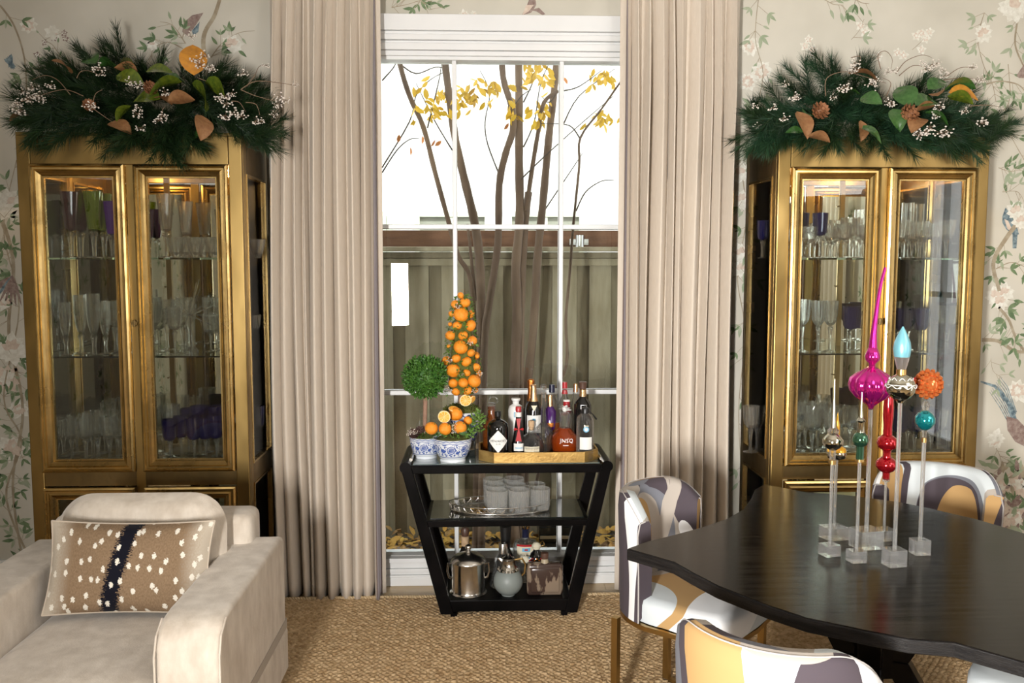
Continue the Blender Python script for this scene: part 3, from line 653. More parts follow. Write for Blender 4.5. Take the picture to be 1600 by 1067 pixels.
for a, c_ in ((624, 210), (660, 212), (641, 230), (680, 218), (690, 220), (795, 192), (880, 120)): leaf_at(a, c_, 5.2, .05, rnd.uniform(0, 3), 'rust_leaf')
# leaf litter: nearest ones singly, the rest as one mass
for k in range(230):
    x, y = rnd.uniform(-.85, 1.15), rnd.uniform(4.75, 5.72)
    inst(leaf_me, ground, (x, y, -.13 + rnd.uniform(0, .05)), (rnd.uniform(-.6, .6), rnd.uniform(-.6, .3), rnd.uniform(0, 6.28)), rnd.uniform(.05, .10), rnd.choice(('litter_yellow', 'litter_yellow', 'litter_tan')), 'fallen_leaf')
b = MB(); lv = [Vector(v) for v in lf.v]
for k in range(1900):
    x, y = rnd.uniform(-1.6, 1.8), rnd.uniform(4.76, 5.70); R = Matrix.Translation((x, y, -.145 + rnd.uniform(0, .06))) @ Matrix.Rotation(rnd.uniform(0, 6.28), 4, 'Z') @ Matrix.Rotation(rnd.uniform(-.6, .6), 4, 'Y') @ Matrix.Scale(rnd.uniform(.05, .10), 4)
    b.add([R @ v for v in lv], lf.f, rnd.choice((0, 0, 1)))
o = b.build('leaf_litter', ['litter_yellow', 'litter_tan'], None, 0); tag(o, 'yellow and tan fallen leaves carpeting the ground below the fence', 'leaves'); o['kind'] = 'stuff'
# dark slatted bench-like unit outside
q = P(875, 850, y=5.3); t = T('garden_cabinet', 'low dark slatted metal unit on the leaves outside behind the cart', 'unit', (q[0], 5.35, -.15))
MB().box(q[0] - .13, q[0] + .13, 5.30, 5.5, -.14, .16).build('body', 'black_plastic', t, 0)
for k in range(5): MB().box(q[0] - .125, q[0] + .125, 5.285, 5.299, -.08 + k * .05, -.06 + k * .05).build('slat', 'steel' if k % 2 else 'black_plastic', t, 0)

# ---- curtains
def curtain(name, lead, outer_fn, sgn, label, seed):
    r = random.Random(seed); nf = 10; NU, NV = 440, 46; z0, z1 = .012, 2.99
    ws = [r.uniform(.55, 1.5) for _ in range(nf)]; cum = np.cumsum([0] + ws) / sum(ws); amp = [r.uniform(.7, 1.1) for _ in range(nf)]; sh = [r.uniform(-.4, .4) for _ in range(nf)]
    vs, uvs = [], []
    L = 1.35
    for j in range(NV + 1):
        v = j / NV; z = z0 + (z1 - z0) * v; xo = outer_fn(z)
        for i in range(NU + 1):
            u = i / NU                               # 0 at the leading edge
            k = min(np.searchsorted(cum, u, side='right') - 1, nf - 1); t = (u - cum[k]) / (cum[k + 1] - cum[k])
            a = .118 * amp[k] * (.55 + .45 * min(1, (2.95 - z) / .5)) if z < 2.95 else .055 * amp[k]
            tt = t + .05 * sh[k] * math.sin(z * 1.3 + k)
            bul = abs(math.sin(PI * min(max(tt, 0), 1))) ** .55
            y = 4.345 - a * bul - .010 * math.sin(z * 2.1 + 5 * u) * (1 - v)
            if u < .045: y = 4.30 + .02 * (1 - u / .045)
            lean = .02 * math.sin(z * 1.1 + k * 1.7) * min(1, u * 5)
            x = lead(z) + (xo - lead(z)) * u + sgn * lean * .35 + sgn * .010 * math.sin(2 * PI * t) * (z / 3)
            vs.append((x, y, z)); uvs.append((u * L, z))
    fs = [(j * (NU + 1) + i, j * (NU + 1) + i + 1, (j + 1) * (NU + 1) + i + 1, (j + 1) * (NU + 1) + i) for j in range(NV) for i in range(NU)]
    o = MB().add(vs, fs, 0, uvs).build(name, 'linen', None, 180); s_ = o.modifiers.new('solid', 'SOLIDIFY'); s_.thickness = .003
    return tag(o, label, 'curtain')
curtain('curtain', lambda z: -.462 - .008 * (1 - z / 3), lambda z: -1.0 - .018 * math.sin(z * 1.4), -1, 'cream pleated full-length curtain left of the window with a mauve-brown edge band', 5)
curtain('curtain', lambda z: .688, lambda z: 1.27 - .01 * math.sin(z * 1.4), 1, 'cream pleated full-length curtain right of the window behind the dining chair', 9)
# curtains beside the mirrored side windows
for nm, X0, ys, lb in (('left', XL + .1, (-2.5, -1.15), 'cream curtain on the left side wall, seen in the left cabinet mirror'), ('right', XR - .1, (-1.9, .75), 'wide cream curtain on the right side wall nearer the camera'), ('right', XR - .1, (2.0, 2.5), 'narrow cream curtain on the right side wall, beyond its window')):
    vs, uvs = [], []; NU, NV = 300, 2
    for j in range(NV + 1):
        for i in range(NU + 1):
            u = i / NU; vs.append((X0 + .05 * abs(math.sin(u * PI * round((ys[1] - ys[0]) * 9))) ** .6 * (-1 if nm == 'right' else 1), ys[0] + (ys[1] - ys[0]) * u, .01 + 2.9 * j / NV)); uvs.append((.2 + u, j))
    fs = [(j * (NU + 1) + i, j * (NU + 1) + i + 1, (j + 1) * (NU + 1) + i + 1, (j + 1) * (NU + 1) + i) for j in range(NV) for i in range(NU)]
    tag(MB().add(vs, fs, 0, uvs).build('curtain', 'linen', None, 180), lb, 'curtain')

# ================================================================== CABINETS
CF, CB = 3.93, 4.40            # front and back planes
SH = [.762, 1.250, 1.688]      # standing heights: deck, lower shelf, upper shelf
CT = 2.217
def frame_rect(mb, x0, x1, z0, z1, y, w_, prof_, mi=0):
    # mitred moulding round a rectangle; prof_ = [(inset, proud)]
    for (i0, d0), (i1, d1) in zip(prof_[:-1], prof_[1:]):
        a = [(x0 + i0, z0 + i0), (x1 - i0, z0 + i0), (x1 - i0, z1 - i0), (x0 + i0, z1 - i0)]
        c_ = [(x0 + i1, z0 + i1), (x1 - i1, z0 + i1), (x1 - i1, z1 - i1), (x0 + i1, z1 - i1)]
        vs = [(p[0], y - d0, p[1]) for p in a] + [(p[0], y - d1, p[1]) for p in c_]
        mb.add(vs, [(k, (k + 1) % 4, 4 + (k + 1) % 4, 4 + k) for k in range(4)], mi)
def cabinet(X0, label, lit):
    X1 = X0 + .965; xc = (X0 + X1) / 2
    t = T('display_cabinet', label, 'cabinet', (xc, (CF + CB) / 2, 0), 0, None)
    B = lambda *a: MB().box(*a)
    B(X0 + .03, X1 - .03, CF + .03, CB - .02, .002, .07).build('plinth', 'brass_dark', t, 0, bevel=.003)
    # front stiles, rails
    sw = .058
    for a in (X0, X1 - sw): B(a, a + sw, CF, CF + .03, .07, CT).build('stile', 'brass', t, 0, bevel=.004)
    B(X0 + sw, X1 - sw, CF, CF + .03, 2.092, CT).build('top_rail', 'brass', t, 0, bevel=.003)
    B(X0 + sw, X1 - sw, CF, CF + .03, .07, .12).build('bottom_rail', 'brass', t, 0)
    B(xc - .020, xc + .020, CF + .003, CF + .03, .12, 2.092).build('centre_stile', 'brass', t, 0, bevel=.002)
    B(X0 + sw, X1 - sw, CF + .006, CF + .03, .668, .732).build('mid_rail', 'brass_dark', t, 0)
    # side frames with glass
    for sx, lab in ((X0, None), (X1 - .02, None)):
        for ya, yb_ in ((CF + .03, CF + .075), (CB - .05, CB)): B(sx, sx + .02, ya, yb_, .07, CT).build('side_stile', 'brass', t, 0, bevel=.002)
        for za, zb in ((.07, .12), (.66, .75), (2.06, CT)): B(sx, sx + .02, CF + .075, CB - .05, za, zb).build('side_rail', 'brass_dark', t, 0)
        for za, zb in ((.12, .66), (.75, 2.06)):
            gx_ = sx + .008; B(gx_, gx_ + .004, CF + .075, CB - .05, za, zb).build('side_pane', 'pane', t, 0)
            m_ = MB(); 
            for (y0, y1, z0, z1) in ((CF + .075, CF + .085, za, zb), (CB - .06, CB - .05, za, zb), (CF + .085, CB - .06, za, za + .01), (CF + .085, CB - .06, zb - .01, zb)): m_.box(sx - .004, sx + .024, y0, y1, z0, z1)
            m_.build('side_bead', 'brass_bright', t, 0)
    B(X0 + .001, X1 - .001, CF + .002, CB, CT, CT + .012).build('top', 'brass', t, 0)
    B(X0 + .02, X1 - .02, CF + .031, CB - .02, 2.15, 2.16).build('inner_ceiling', 'brass_dark', t, 0)
    B(X0 + .02, X1 - .02, CB - .018, CB - .012, .12, 2.15).build('mirror_back', 'mirror', t, 0)
    B(X0, X1, CB - .011, CB, .07, CT).build('back_panel', 'brass_dark', t, 0)
    B(xc - .012, xc + .012, CB - .028, CB - .019, .77, 2.15).build('back_stile', 'brass_dark', t, 0)
    B(X0 + .02, X1 - .02, CF + .031, CB - .02, SH[0] - .022, SH[0]).build('deck', 'brass_dark', t, 0)
    B(X0 + .02, X1 - .02, CF + .031, CB - .02, .071, .119).build('lower_deck', 'brass_dark', t, 0)
    for z in SH[1:]: B(X0 + .024, X1 - .024, CF + .035, CB - .021, z - .008, z).build('glass_shelf', 'shelf_glass', t, 0)
    B(X0 + .024, X1 - .024, CF + .035, CB - .021, .40, .408).build('glass_shelf', 'shelf_glass', t, 0)
    PR = [(0, .0), (0, .022), (.008, .026), (.014, .018), (.022, .018), (.030, .024), (.038, .016), (.046, .010), (.050, .004), (.056, .004), (.056, -.012)]
    for k, (a, c_) in enumerate(((X0 + sw + .001, xc - .020), (xc + .020, X1 - sw - .001))):
        for (za, zb, nm) in ((.736, 2.090, 'door'), (.122, .664, 'lower_door')):
            mb = MB(); frame_rect(mb, a, c_, za, zb, CF, .05, PR); d = mb.build(nm, 'brass_bright', t, 25)
            MB().box(a + .052, c_ - .052, CF + .004, CF + .008, za + .052, zb - .052).build('pane', 'pane', d, 0)
            hx = a + .002 if k == 0 else c_ - .002
            for hz_ in ((za + .16, zb - .16)): MB().tube([(hx, CF - .012, hz_ - .025), (hx, CF - .012, hz_ + .025)], .004, 8).build('hinge', 'brass_dark', d)
    MB().tube([(xc, CF + .004, 1.40), (xc, CF - .014, 1.40)], .012, 14).build('lock', 'brass_dark', t)
    MB().box(xc - .006, xc + .006, CF - .02, CF - .012, 1.385, 1.415).build('latch', 'brass_dark', t, 0, bevel=.002)
    for dx in (-.24, .24):
        MB().lathe([(.028, 2.149), (.028, 2.142), (.02, 2.140)], 16, (xc + dx, 4.2)).build('downlight', 'gold', t)
        point('cabinet_lamp', (xc + dx, 4.2, 2.12), lit, (1, .62, .28), .02)
    for z in (.95, 1.1, 1.45, 1.55, 1.8, 1.95):
        MB().tube([(xc - .02, CB - .019, z), (xc - .02, CB - .03, z)], .004, 6).build('shelf_pin', 'brass_dark', t)
    return t
LC, RC = -1.998, 1.345
cabL = cabinet(LC, 'brass-clad glass display cabinet left of the window, behind the armchair', 3.0)
cabR = cabinet(RC, 'brass-clad glass display cabinet right of the window, behind the dining table', 5.0)

# ================================================================== GLASSWARE
def ware(kind):
    # unit-height profiles: (bowl outer, bowl inner, stem)
    if kind == 'flute':
        bo = [(.008, .40), (.075, .43), (.088, .5), (.105, .7), (.135, 1)]; st = [(.13, 0), (.13, .012), (.03, .03), (.035, .2), (.05, .33), (.075, .36), (.05, .39), (.03, .40)]
    elif kind == 'goblet':
        bo = [(.01, .50), (.10, .53), (.17, .60), (.20, .72), (.215, .86), (.23, 1)]; st = [(.20, 0), (.20, .015), (.05, .04), (.035, .2), (.045, .30), (.06, .40), (.085, .47), (.05, .50)]
    elif kind == 'cup':
        bo = [(.01, .48), (.16, .51), (.22, .58), (.235, .75), (.25, 1)]; st = [(.20, 0), (.20, .015), (.045, .045), (.035, .25), (.06, .4), (.10, .46), (.05, .48)]
    elif kind == 'champagne':
        bo = [(.01, .34), (.05, .37), (.085, .5), (.105, .7), (.105, 1)]; st = [(.13, 0), (.13, .012), (.04, .03), (.03, .12), (.035, .24), (.055, .29), (.03, .34)]
    elif kind == 'tumbler':
        return [(.36, 0), (.42, .08), (.45, .5), (.50, 1)], [(.01, .12), (.38, .14), (.41, .5), (.465, 1)], None
    elif kind == 'bowl':
        return [(.35, 0), (.35, .06), (.55, .25), (.8, .7), (.9, 1)], [(.01, .12), (.5, .28), (.75, .7), (.86, 1)], None
    bi = [(max(r - .014, .004), z + (.02 if i < 2 else 0)) for i, (r, z) in enumerate(bo)]
    return bo, bi, st
PROTO = {}
def glass(kind, mat, pos, h, label, cat='glass', group=None, wsc=1.0, name=None):
    key = (kind, mat)
    if key not in PROTO:
        bo, bi, st = ware(kind); r = T('t', '', 'glass', (0, 0, 0))
        sg = 24; fl = .07 if kind in ('goblet', 'tumbler', 'bowl', 'cup') else .03
        mb = MB(); allp = bo + bi[::-1]; mb.lathe(allp, sg, flute=fl, nf=12, cap=False)
        a = mb.build('bowl' if st else 'body', mat, r, 25)
        if st: MB().lathe(st + [(.001, st[-1][1])], 12, cap=True).build('stem', 'crystal', r, 25)
        PROTO[key] = r
        r.location = (0, 0, 0)
    r = PROTO[key]; o = dup(r, pos, label, group, rz=rnd.uniform(0, 1), scale=(h * wsc, h * wsc, h)); o['category'] = cat
    o.name = name or {'flute': 'flute_glass', 'goblet': 'goblet', 'cup': 'wine_glass', 'champagne': 'champagne_glass', 'tumbler': 'tumbler', 'bowl': 'crystal_bowl'}[kind]
    return o
def on(px, y, z): q = P(px, 500, y=y); zz = z; 
ORD = 'first second third fourth fifth sixth seventh eighth ninth tenth eleventh twelfth'.split()
GRP = {}
def put(kind, mat, px, pyt, shelf, y, label, group=None, wsc=1.0, cat='glass'):
    z = SH[shelf]; a = P(px, {0: 715, 1: 555, 2: 402}[shelf], y=y); x = float(a[0])
    h = zat(x, y, pyt) - z; o = glass(kind, mat, (x, y, z + .0005), h, label, cat, group, wsc)
    if group: GRP.setdefault(group, []).append((px, o))
    return o
# left cabinet, top shelf
put('flute', 'amethyst', 112, 300, 2, 4.08, 'tall deep amethyst flute on the top shelf of the left cabinet, leftmost coloured one')
put('flute', 'amethyst', 128, 303, 2, 4.17, 'deep amethyst flute between the leftmost amethyst and the green flutes, left cabinet')
put('flute', 'green_glass', 148, 299, 2, 4.05, 'tall lime green flute, the nearer of the two green ones, left cabinet top shelf')
put('flute', 'green_glass', 164, 303, 2, 4.14, 'lime green flute, right and rear of the two green ones, left cabinet top shelf')
put('flute', 'purple_glass', 176, 315, 2, 4.10, 'dark smoky flute with clear stem beside the green flutes, left cabinet')
put('flute', 'purple_glass', 188, 320, 2, 4.20, 'dark smoky flute half hidden behind the left door frame, left cabinet top shelf')
put('flute', 'crystal', 261, 303, 2, 4.10, 'tall clear flute on the top shelf behind the right door of the left cabinet')
put('flute', 'crystal', 292, 315, 2, 4.10, 'clear flute standing right of the tallest clear flute, left cabinet top shelf')
for i, px in enumerate((276, 291, 306, 321, 336)): put('bowl', 'crystal', px, 371, 2, 4.05 + .05 * (i % 2), 'small cut crystal bowl on the left cabinet top shelf', 'cut crystal bowls on the left cabinet top shelf', .55)
for i, px in enumerate((390, 402)): put('bowl', 'crystal', px, 374, 2, 4.20, 'small crystal bowl by the side pane, left cabinet top shelf', 'bowls by the left cabinet side pane', .5)
# middle shelf
for px, py, y, k, lb in ((104, 472, 4.02, 'champagne', 'narrow clear champagne flute leftmost on the middle shelf, left cabinet'), (128, 461, 4.10, 'champagne', 'tall clear champagne glass second from left on the middle shelf, left cabinet'),
        (148, 459, 4.02, 'champagne', 'tallest clear twisted-stem glass on the middle shelf, left cabinet'), (166, 472, 4.08, 'champagne', 'clear flute just right of the tallest one, middle shelf, left cabinet'), (182, 470, 4.16, 'goblet', 'clear goblet beside the left door frame, middle shelf, left cabinet')):
    put(k, 'crystal', px, py, 1, y, lb)
for i, (px, py) in enumerate(((240, 470), (250, 482), (262, 468), (274, 480), (286, 470), (340, 488), (352, 492), (330, 490))):
    put('goblet' if i < 5 else 'cup', 'crystal', px, py, 1, (4.02, 4.16, 4.25)[i % 3], 'clear cut goblet, right door of left cabinet, middle shelf', 'clear goblets round the starburst, left cabinet middle shelf', .75)
put('goblet', 'crystal', 396, 492, 1, 4.2, 'clear goblet by the side pane on the middle shelf of the left cabinet')
q = P(297, 492, y=4.06); t = T('starburst_ornament', 'spiky glass rod starburst on a clear column in the left cabinet', 'ornament', (q[0], 4.06, SH[1]))
MB().lathe([(.034, SH[1] + .0005), (.034, SH[1] + .012), (.02, SH[1] + .03), (.022, q[2] - .03), (.012, q[2])], 12, (q[0], 4.06)).build('column', 'crystal', t, 25)
for k in range(26):
    a = PI * (1 + 5 ** .5) * k; zc_ = 1 - 2 * (k + .5) / 26; rr = math.sqrt(1 - zc_ ** 2); d = Vector((rr * math.cos(a), rr * math.sin(a) * .7, zc_)).normalized(); L = rnd.uniform(.12, .17)
    if d.z < -.5: continue
    e_ = Vector((q[0], 4.06, q[2])) + d * L
    e_.y = max(min(e_.y, 4.33), 3.98)
    MB().tube([(q[0], 4.06, q[2]), e_], [.0035, .0018], 5).build('spike', 'crystal', t, 30)
# bottom deck left
for i, (px, py) in enumerate(((90, 658), (100, 650), (113, 655), (121, 647), (135, 652), (146, 643), (154, 648), (166, 640), (172, 650), (184, 642), (188, 655))):
    put('goblet', 'crystal', px, py, 0, (4.0, 4.12, 4.06, 4.2)[i % 4], 'clear cut wine goblet, left door of left cabinet, bottom deck', 'clear wine goblets on the left cabinet bottom deck', .85)
for i, (px, py) in enumerate(((246, 634), (256, 640), (268, 632))): put('goblet', 'crystal', px, py, 0, 4.22 - .06 * i, 'clear goblet behind the cobalt glasses, left cabinet bottom deck', 'clear goblets behind the cobalt ones, left cabinet', .8)
for i, (px, py, y) in enumerate(((266, 655, 4.0), (284, 650, 4.06), (304, 652, 4.0), (296, 638, 4.16), (313, 634, 4.12), (326, 634, 4.2), (322, 652, 4.02), (341, 634, 4.1), (339, 648, 4.0), (352, 636, 4.2))):
    put('cup', 'cobalt', px, py, 0, y, 'cobalt blue wine glass with clear stem, left cabinet bottom deck', 'cobalt wine glasses on the left cabinet bottom deck', .66)
for px in (388, 402): put('cup', 'cobalt', px, 634, 0, 4.22, 'cobalt glass near the left cabinet side pane, bottom deck', 'cobalt glasses by the left cabinet side pane', .7)
# right cabinet
put('cup', 'cobalt', 1190, 345, 2, 4.15, 'cobalt glass seen through the side pane, top shelf of the right cabinet', None, .55)
put('cup', 'cobalt', 1252, 333, 2, 4.12, 'cobalt wine glass half behind the left door frame, right cabinet top shelf', None, .6)
put('cup', 'cobalt', 1280, 333, 2, 4.03, 'cobalt wine glass standing among clear goblets, right cabinet top shelf', None, .66)
for i, (px, py) in enumerate(((1265, 354), (1296, 350), (1308, 344), (1318, 350), (1327, 340), (1336, 346), (1345, 342), (1272, 360), (1300, 358), (1352, 352))):
    put('goblet', 'crystal', px, py, 2, (4.0, 4.1, 4.2)[i % 3], 'pinkish clear cut goblet, left door of right cabinet, top shelf', 'cut goblets on the right cabinet top shelf, left door', 1.0)
put('champagne', 'crystal', 1416, 317, 2, 4.12, 'tall clear flute rising above the goblets, right cabinet top shelf'); put('champagne', 'crystal', 1432, 319, 2, 4.18, 'second tall clear flute rising above the goblets, further right')
for i, (px, py) in enumerate(((1402, 350), (1410, 344), (1424, 352), (1436, 346), (1444, 350), (1466, 352), (1478, 344), (1456, 348), (1490, 350))):
    put('goblet', 'crystal', px, py, 2, (4.0, 4.1, 4.2)[i % 3], 'pinkish clear cut goblet, right door of right cabinet, top shelf', 'cut goblets on the right cabinet top shelf, right door', 1.0)
for px, py, lb in ((1253, 468, 'leftmost'), (1277, 470, 'middle'), (1296, 470, 'rightmost')): put('goblet', 'crystal', px, py, 1, 4.04, 'clear cut glass, %s of three on the middle shelf behind the left door, right cabinet' % lb, None, .62)
for px, py, y, lb in ((1328, 479, 4.05, 'cobalt glass right of three clear ones, middle shelf, right cabinet'), (1346, 479, 4.12, 'cobalt glass half behind the left door frame, middle shelf, right cabinet'),
        (1400, 482, 4.1, 'cobalt glass leftmost behind the right door, middle shelf, right cabinet'), (1417, 482, 4.14, 'cobalt glass second behind the right door, above the blue ornament'), (1436, 482, 4.03, 'cobalt glass rightmost behind the right door, middle shelf, right cabinet')):
    put('cup', 'cobalt', px, py, 1, y, lb, None, .72)
put('goblet', 'crystal', 1478, 478, 1, 4.1, 'clear goblet beyond the cobalt glasses on the middle shelf, right cabinet'); put('goblet', 'crystal', 1494, 492, 1, 4.18, 'clear goblet next to the right door frame, middle shelf, right cabinet')
for i, (px, py) in enumerate(((1240, 630), (1248, 640), (1257, 628), (1268, 636), (1276, 628), (1288, 630), (1298, 640), (1312, 634), (1326, 640), (1340, 636), (1350, 642))):
    put('goblet', 'crystal', px, py, 0, (4.0, 4.12, 4.2)[i % 3], 'clear cut wine goblet, left door of right cabinet, bottom deck', 'clear goblets on the right cabinet bottom deck', .85)
for i, px in enumerate((1172, 1182, 1192)): put('goblet', 'crystal', px, 634, 0, 4.1 + .06 * i, 'clear goblet seen through the right cabinet side pane, bottom deck', 'goblets by the right cabinet side pane', .75)
for i, (px, py) in enumerate(((1404, 640), (1416, 636), (1428, 638), (1443, 636), (1454, 640))): put('cup', 'cobalt', px, py, 0, (4.02, 4.1)[i % 2], 'cobalt glass, right door of right cabinet, bottom deck', 'cobalt glasses on the right cabinet bottom deck', .72)
for i, px in enumerate((1466, 1480, 1494)): put('goblet', 'crystal', px, 640, 0, 4.1 + .05 * i, 'clear goblet right of the cobalt glasses, right cabinet bottom deck', 'clear goblets right of the cobalt ones, right cabinet', .8)
for L_ in GRP.values():
    for k, (px, o) in enumerate(sorted(L_, key=lambda e_: e_[0])):
        ws_ = o['label'].split(); o['label'] = ' '.join(ws_[:12]) + ', ' + ORD[k] + ' from left'
for r in PROTO.values():
    for ch in list(r.children): bpy.data.objects.remove(ch)
    bpy.data.objects.remove(r)

# ================================================================== GARLANDS
def needle_mesh(nm, n, L, nl, seed, mat):
    r = random.Random(seed); mb = MB(); mb.tube([(0, 0, 0), (L * .5, 0, .01), (L, 0, -.005)], [.003, .0025, .001], 4)
    for k in range(n):
        s_ = (k + r.random()) / n; a = r.uniform(0, 2 * PI); th = .35 + .5 * (1 - s_) + r.uniform(-.12, .25); p = Vector((L * s_, 0, .008 * math.sin(PI * s_)))
        d = Vector((math.cos(th), math.sin(th) * math.cos(a), math.sin(th) * math.sin(a))); l_ = nl * r.uniform(.75, 1.15)
        sd = d.cross(Vector((r.uniform(-1, 1), r.uniform(-1, 1), r.uniform(-1, 1)))).normalized() * .00085
        mid = p + d * l_ * .55 + Vector((0, 0, -.002)); e_ = p + d * l_ + Vector((0, 0, -.006 * r.random()))
        mb.add([p + sd, p - sd, mid - sd * .9, mid + sd * .9, e_], [(0, 1, 2, 3), (3, 2, 4)])
    return mesh_only(mb, nm, mat, 0)
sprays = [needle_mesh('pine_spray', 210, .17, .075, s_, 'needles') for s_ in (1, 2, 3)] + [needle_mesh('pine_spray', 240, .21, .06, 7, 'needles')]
ml = MB()
pts = []
for i in range(9):
    u = i / 8; wd = .30 * math.sin(PI * u ** .85) ** .8 if 0 < u < 1 else 0
    for j in (-1, -.5, 0, .5, 1): pts.append((u, wd * j, .10 * math.sin(PI * u) - .12 * u * u - .05 * (1 - abs(j)) * (1 if 0 < u < 1 else 0)))
ml.add(pts, [(i * 5 + j, i * 5 + j + 1, (i + 1) * 5 + j + 1, (i + 1) * 5 + j) for i in range(8) for j in range(4)])
mag_me = mesh_only(ml, 'magnolia_leaf', 'magnolia_green', 60)
cn = MB()
for ring in range(6):
    for k in range(8):
        a = 2 * PI * (k + ring * .5) / 8; r0 = .2 + .8 * math.sin(PI * (ring + 1.3) / 7.5); z = -.5 + ring * .2
        c0, s0 = math.cos(a), math.sin(a); w_ = .22
        cn.add([(c0 * r0 * .3, s0 * r0 * .3, z), (c0 * r0 * .8 - s0 * w_, s0 * r0 * .8 + c0 * w_, z + .10), (c0 * r0, s0 * r0, z + .26), (c0 * r0 * .8 + s0 * w_, s0 * r0 * .8 - c0 * w_, z + .10), (c0 * r0 * .85, s0 * r0 * .85, z - .02)], [(0, 1, 2, 3), (1, 4, 3), (0, 1, 4), (0, 4, 3), (1, 2, 4), (2, 3, 4)])
cn.lathe([(.05, -.6), (.4, -.3), (.45, .1), (.2, .6), (.01, .7)], 8)
cone_me = mesh_only(cn, 'pinecone', 'cone_scale', 30)
def berries(seed, n=16, R=.028):
    r = random.Random(seed); mb = MB(); st = MB()
    for k in range(n):
        d = Vector((r.gauss(0, 1), r.gauss(0, 1), r.gauss(0, 1))).normalized() * R * r.uniform(.5, 1.15); mb.ball((d.x, d.y, d.z), .0042 * r.uniform(.8, 1.2), 6); st.tube([(0, 0, 0), d], .0006, 3, 1)
    mb.add(st.v, st.f, 1); return mesh_only(mb, 'berry_cluster', ['berry', 'twig'], 60)
berr = [berries(s_) for s_ in (1, 2, 3)]
rm = lambda *a: Matrix.Rotation(a[0], 3, 'Z') @ Matrix.Rotation(a[1], 3, 'Y') @ Matrix.Rotation(a[2], 3, 'X')
def garland(X0, label, outline, n, mag, cones, berry, twigs, seed, mat=None):
    r = random.Random(seed); xc = X0 + .48; t = T('garland', label, 'garland', (xc, 4.12, CT + .013))
    top = lambda px: float(np.interp(px, [o_[0] for o_ in outline], [o_[1] for o_ in outline])); bot = lambda px: float(np.interp(px, [o_[0] for o_ in outline], [o_[2] for o_ in outline]))
    a, c_ = outline[0][0], outline[-1][0]; pc = (a + c_) / 2
    for k in range(n):
        px = a + (c_ - a) * (k + r.random()) / n; f = r.random(); py = top(px) + 26 + (bot(px) - top(px) - 52) * f; y = 4.30 - .42 * f ** .8 + r.uniform(-.05, .05)
        y = min(max(y, 3.88), 4.34)
        q = P(px, py, y=y)
        if q[2] < CT + .05 and y > 3.9: q = P(px, py, y=3.885)
        # direction: outward from the middle, up at the top, drooping in front
        az = (0 if px > pc else PI) + r.uniform(-.9, .9); dz = (px - pc) / (c_ - a) * 2
        if abs(dz) < .45: az = -PI / 2 + dz * 1.2 + r.uniform(-.9, .9)
        if y > 4.15 and math.sin(az) > 0: az = -az
        el = (.9 - 1.7 * f) + r.uniform(-.3, .3)
        st = Vector(tuple(q)) - Vector((math.cos(az) * math.cos(el), math.sin(az) * math.cos(el), math.sin(el))) * .08
        if el < 0 and st.z < CT + .03 and st.y > CF: st.z = CT + .035
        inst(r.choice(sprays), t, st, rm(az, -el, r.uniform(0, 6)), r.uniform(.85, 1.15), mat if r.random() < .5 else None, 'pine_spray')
    for (px, py, y, L, az, el, mt) in mag: inst(mag_me, t, P(px, py, y=y), rm(az, -el, r.uniform(-.9, .9)), (L * .95, L * 1.15, L * 1.5), mt, 'magnolia_leaf')
    for (px, py, y, s_, mt) in cones: inst(cone_me, t, P(px, py, y=y), rm(r.uniform(0, 1), 0, 0) @ Matrix.Rotation(1.1, 3, 'X'), s_, mt, 'pinecone')
    for (px, py, y, s_) in berry: inst(r.choice(berr), t, P(px, py, y=y), rm(r.random() * 6, 0, 0), (s_ * 1.05, s_ * .9, s_ * .75), None, 'berry_cluster')
    for pts, y in twigs:
        Q = [Vector(P(u, v, y=y + .03 * math.sin(i))) for i, (u, v) in enumerate(pts)]; sm = []
        for i in range(len(Q) - 1):
            p0, p1, p2, p3 = Q[max(i - 1, 0)], Q[i], Q[i + 1], Q[min(i + 2, len(Q) - 1)]
            for k in range(5): s_ = k / 5; sm.append(.5 * ((2 * p1) + (p2 - p0) * s_ + (2 * p0 - 5 * p1 + 4 * p2 - p3) * s_ * s_ + (3 * p1 - p0 - 3 * p2 + p3) * s_ ** 3))
        sm.append(Q[-1]); MB().tube(sm, [.0022 - .0014 * i / len(sm) for i in range(len(sm))], 5).build('curly_twig', 'twig', t, 60)
    return t
G_, Lm, Br, Oc = None, 'magnolia_lime', 'magnolia_brown', 'magnolia_ochre'
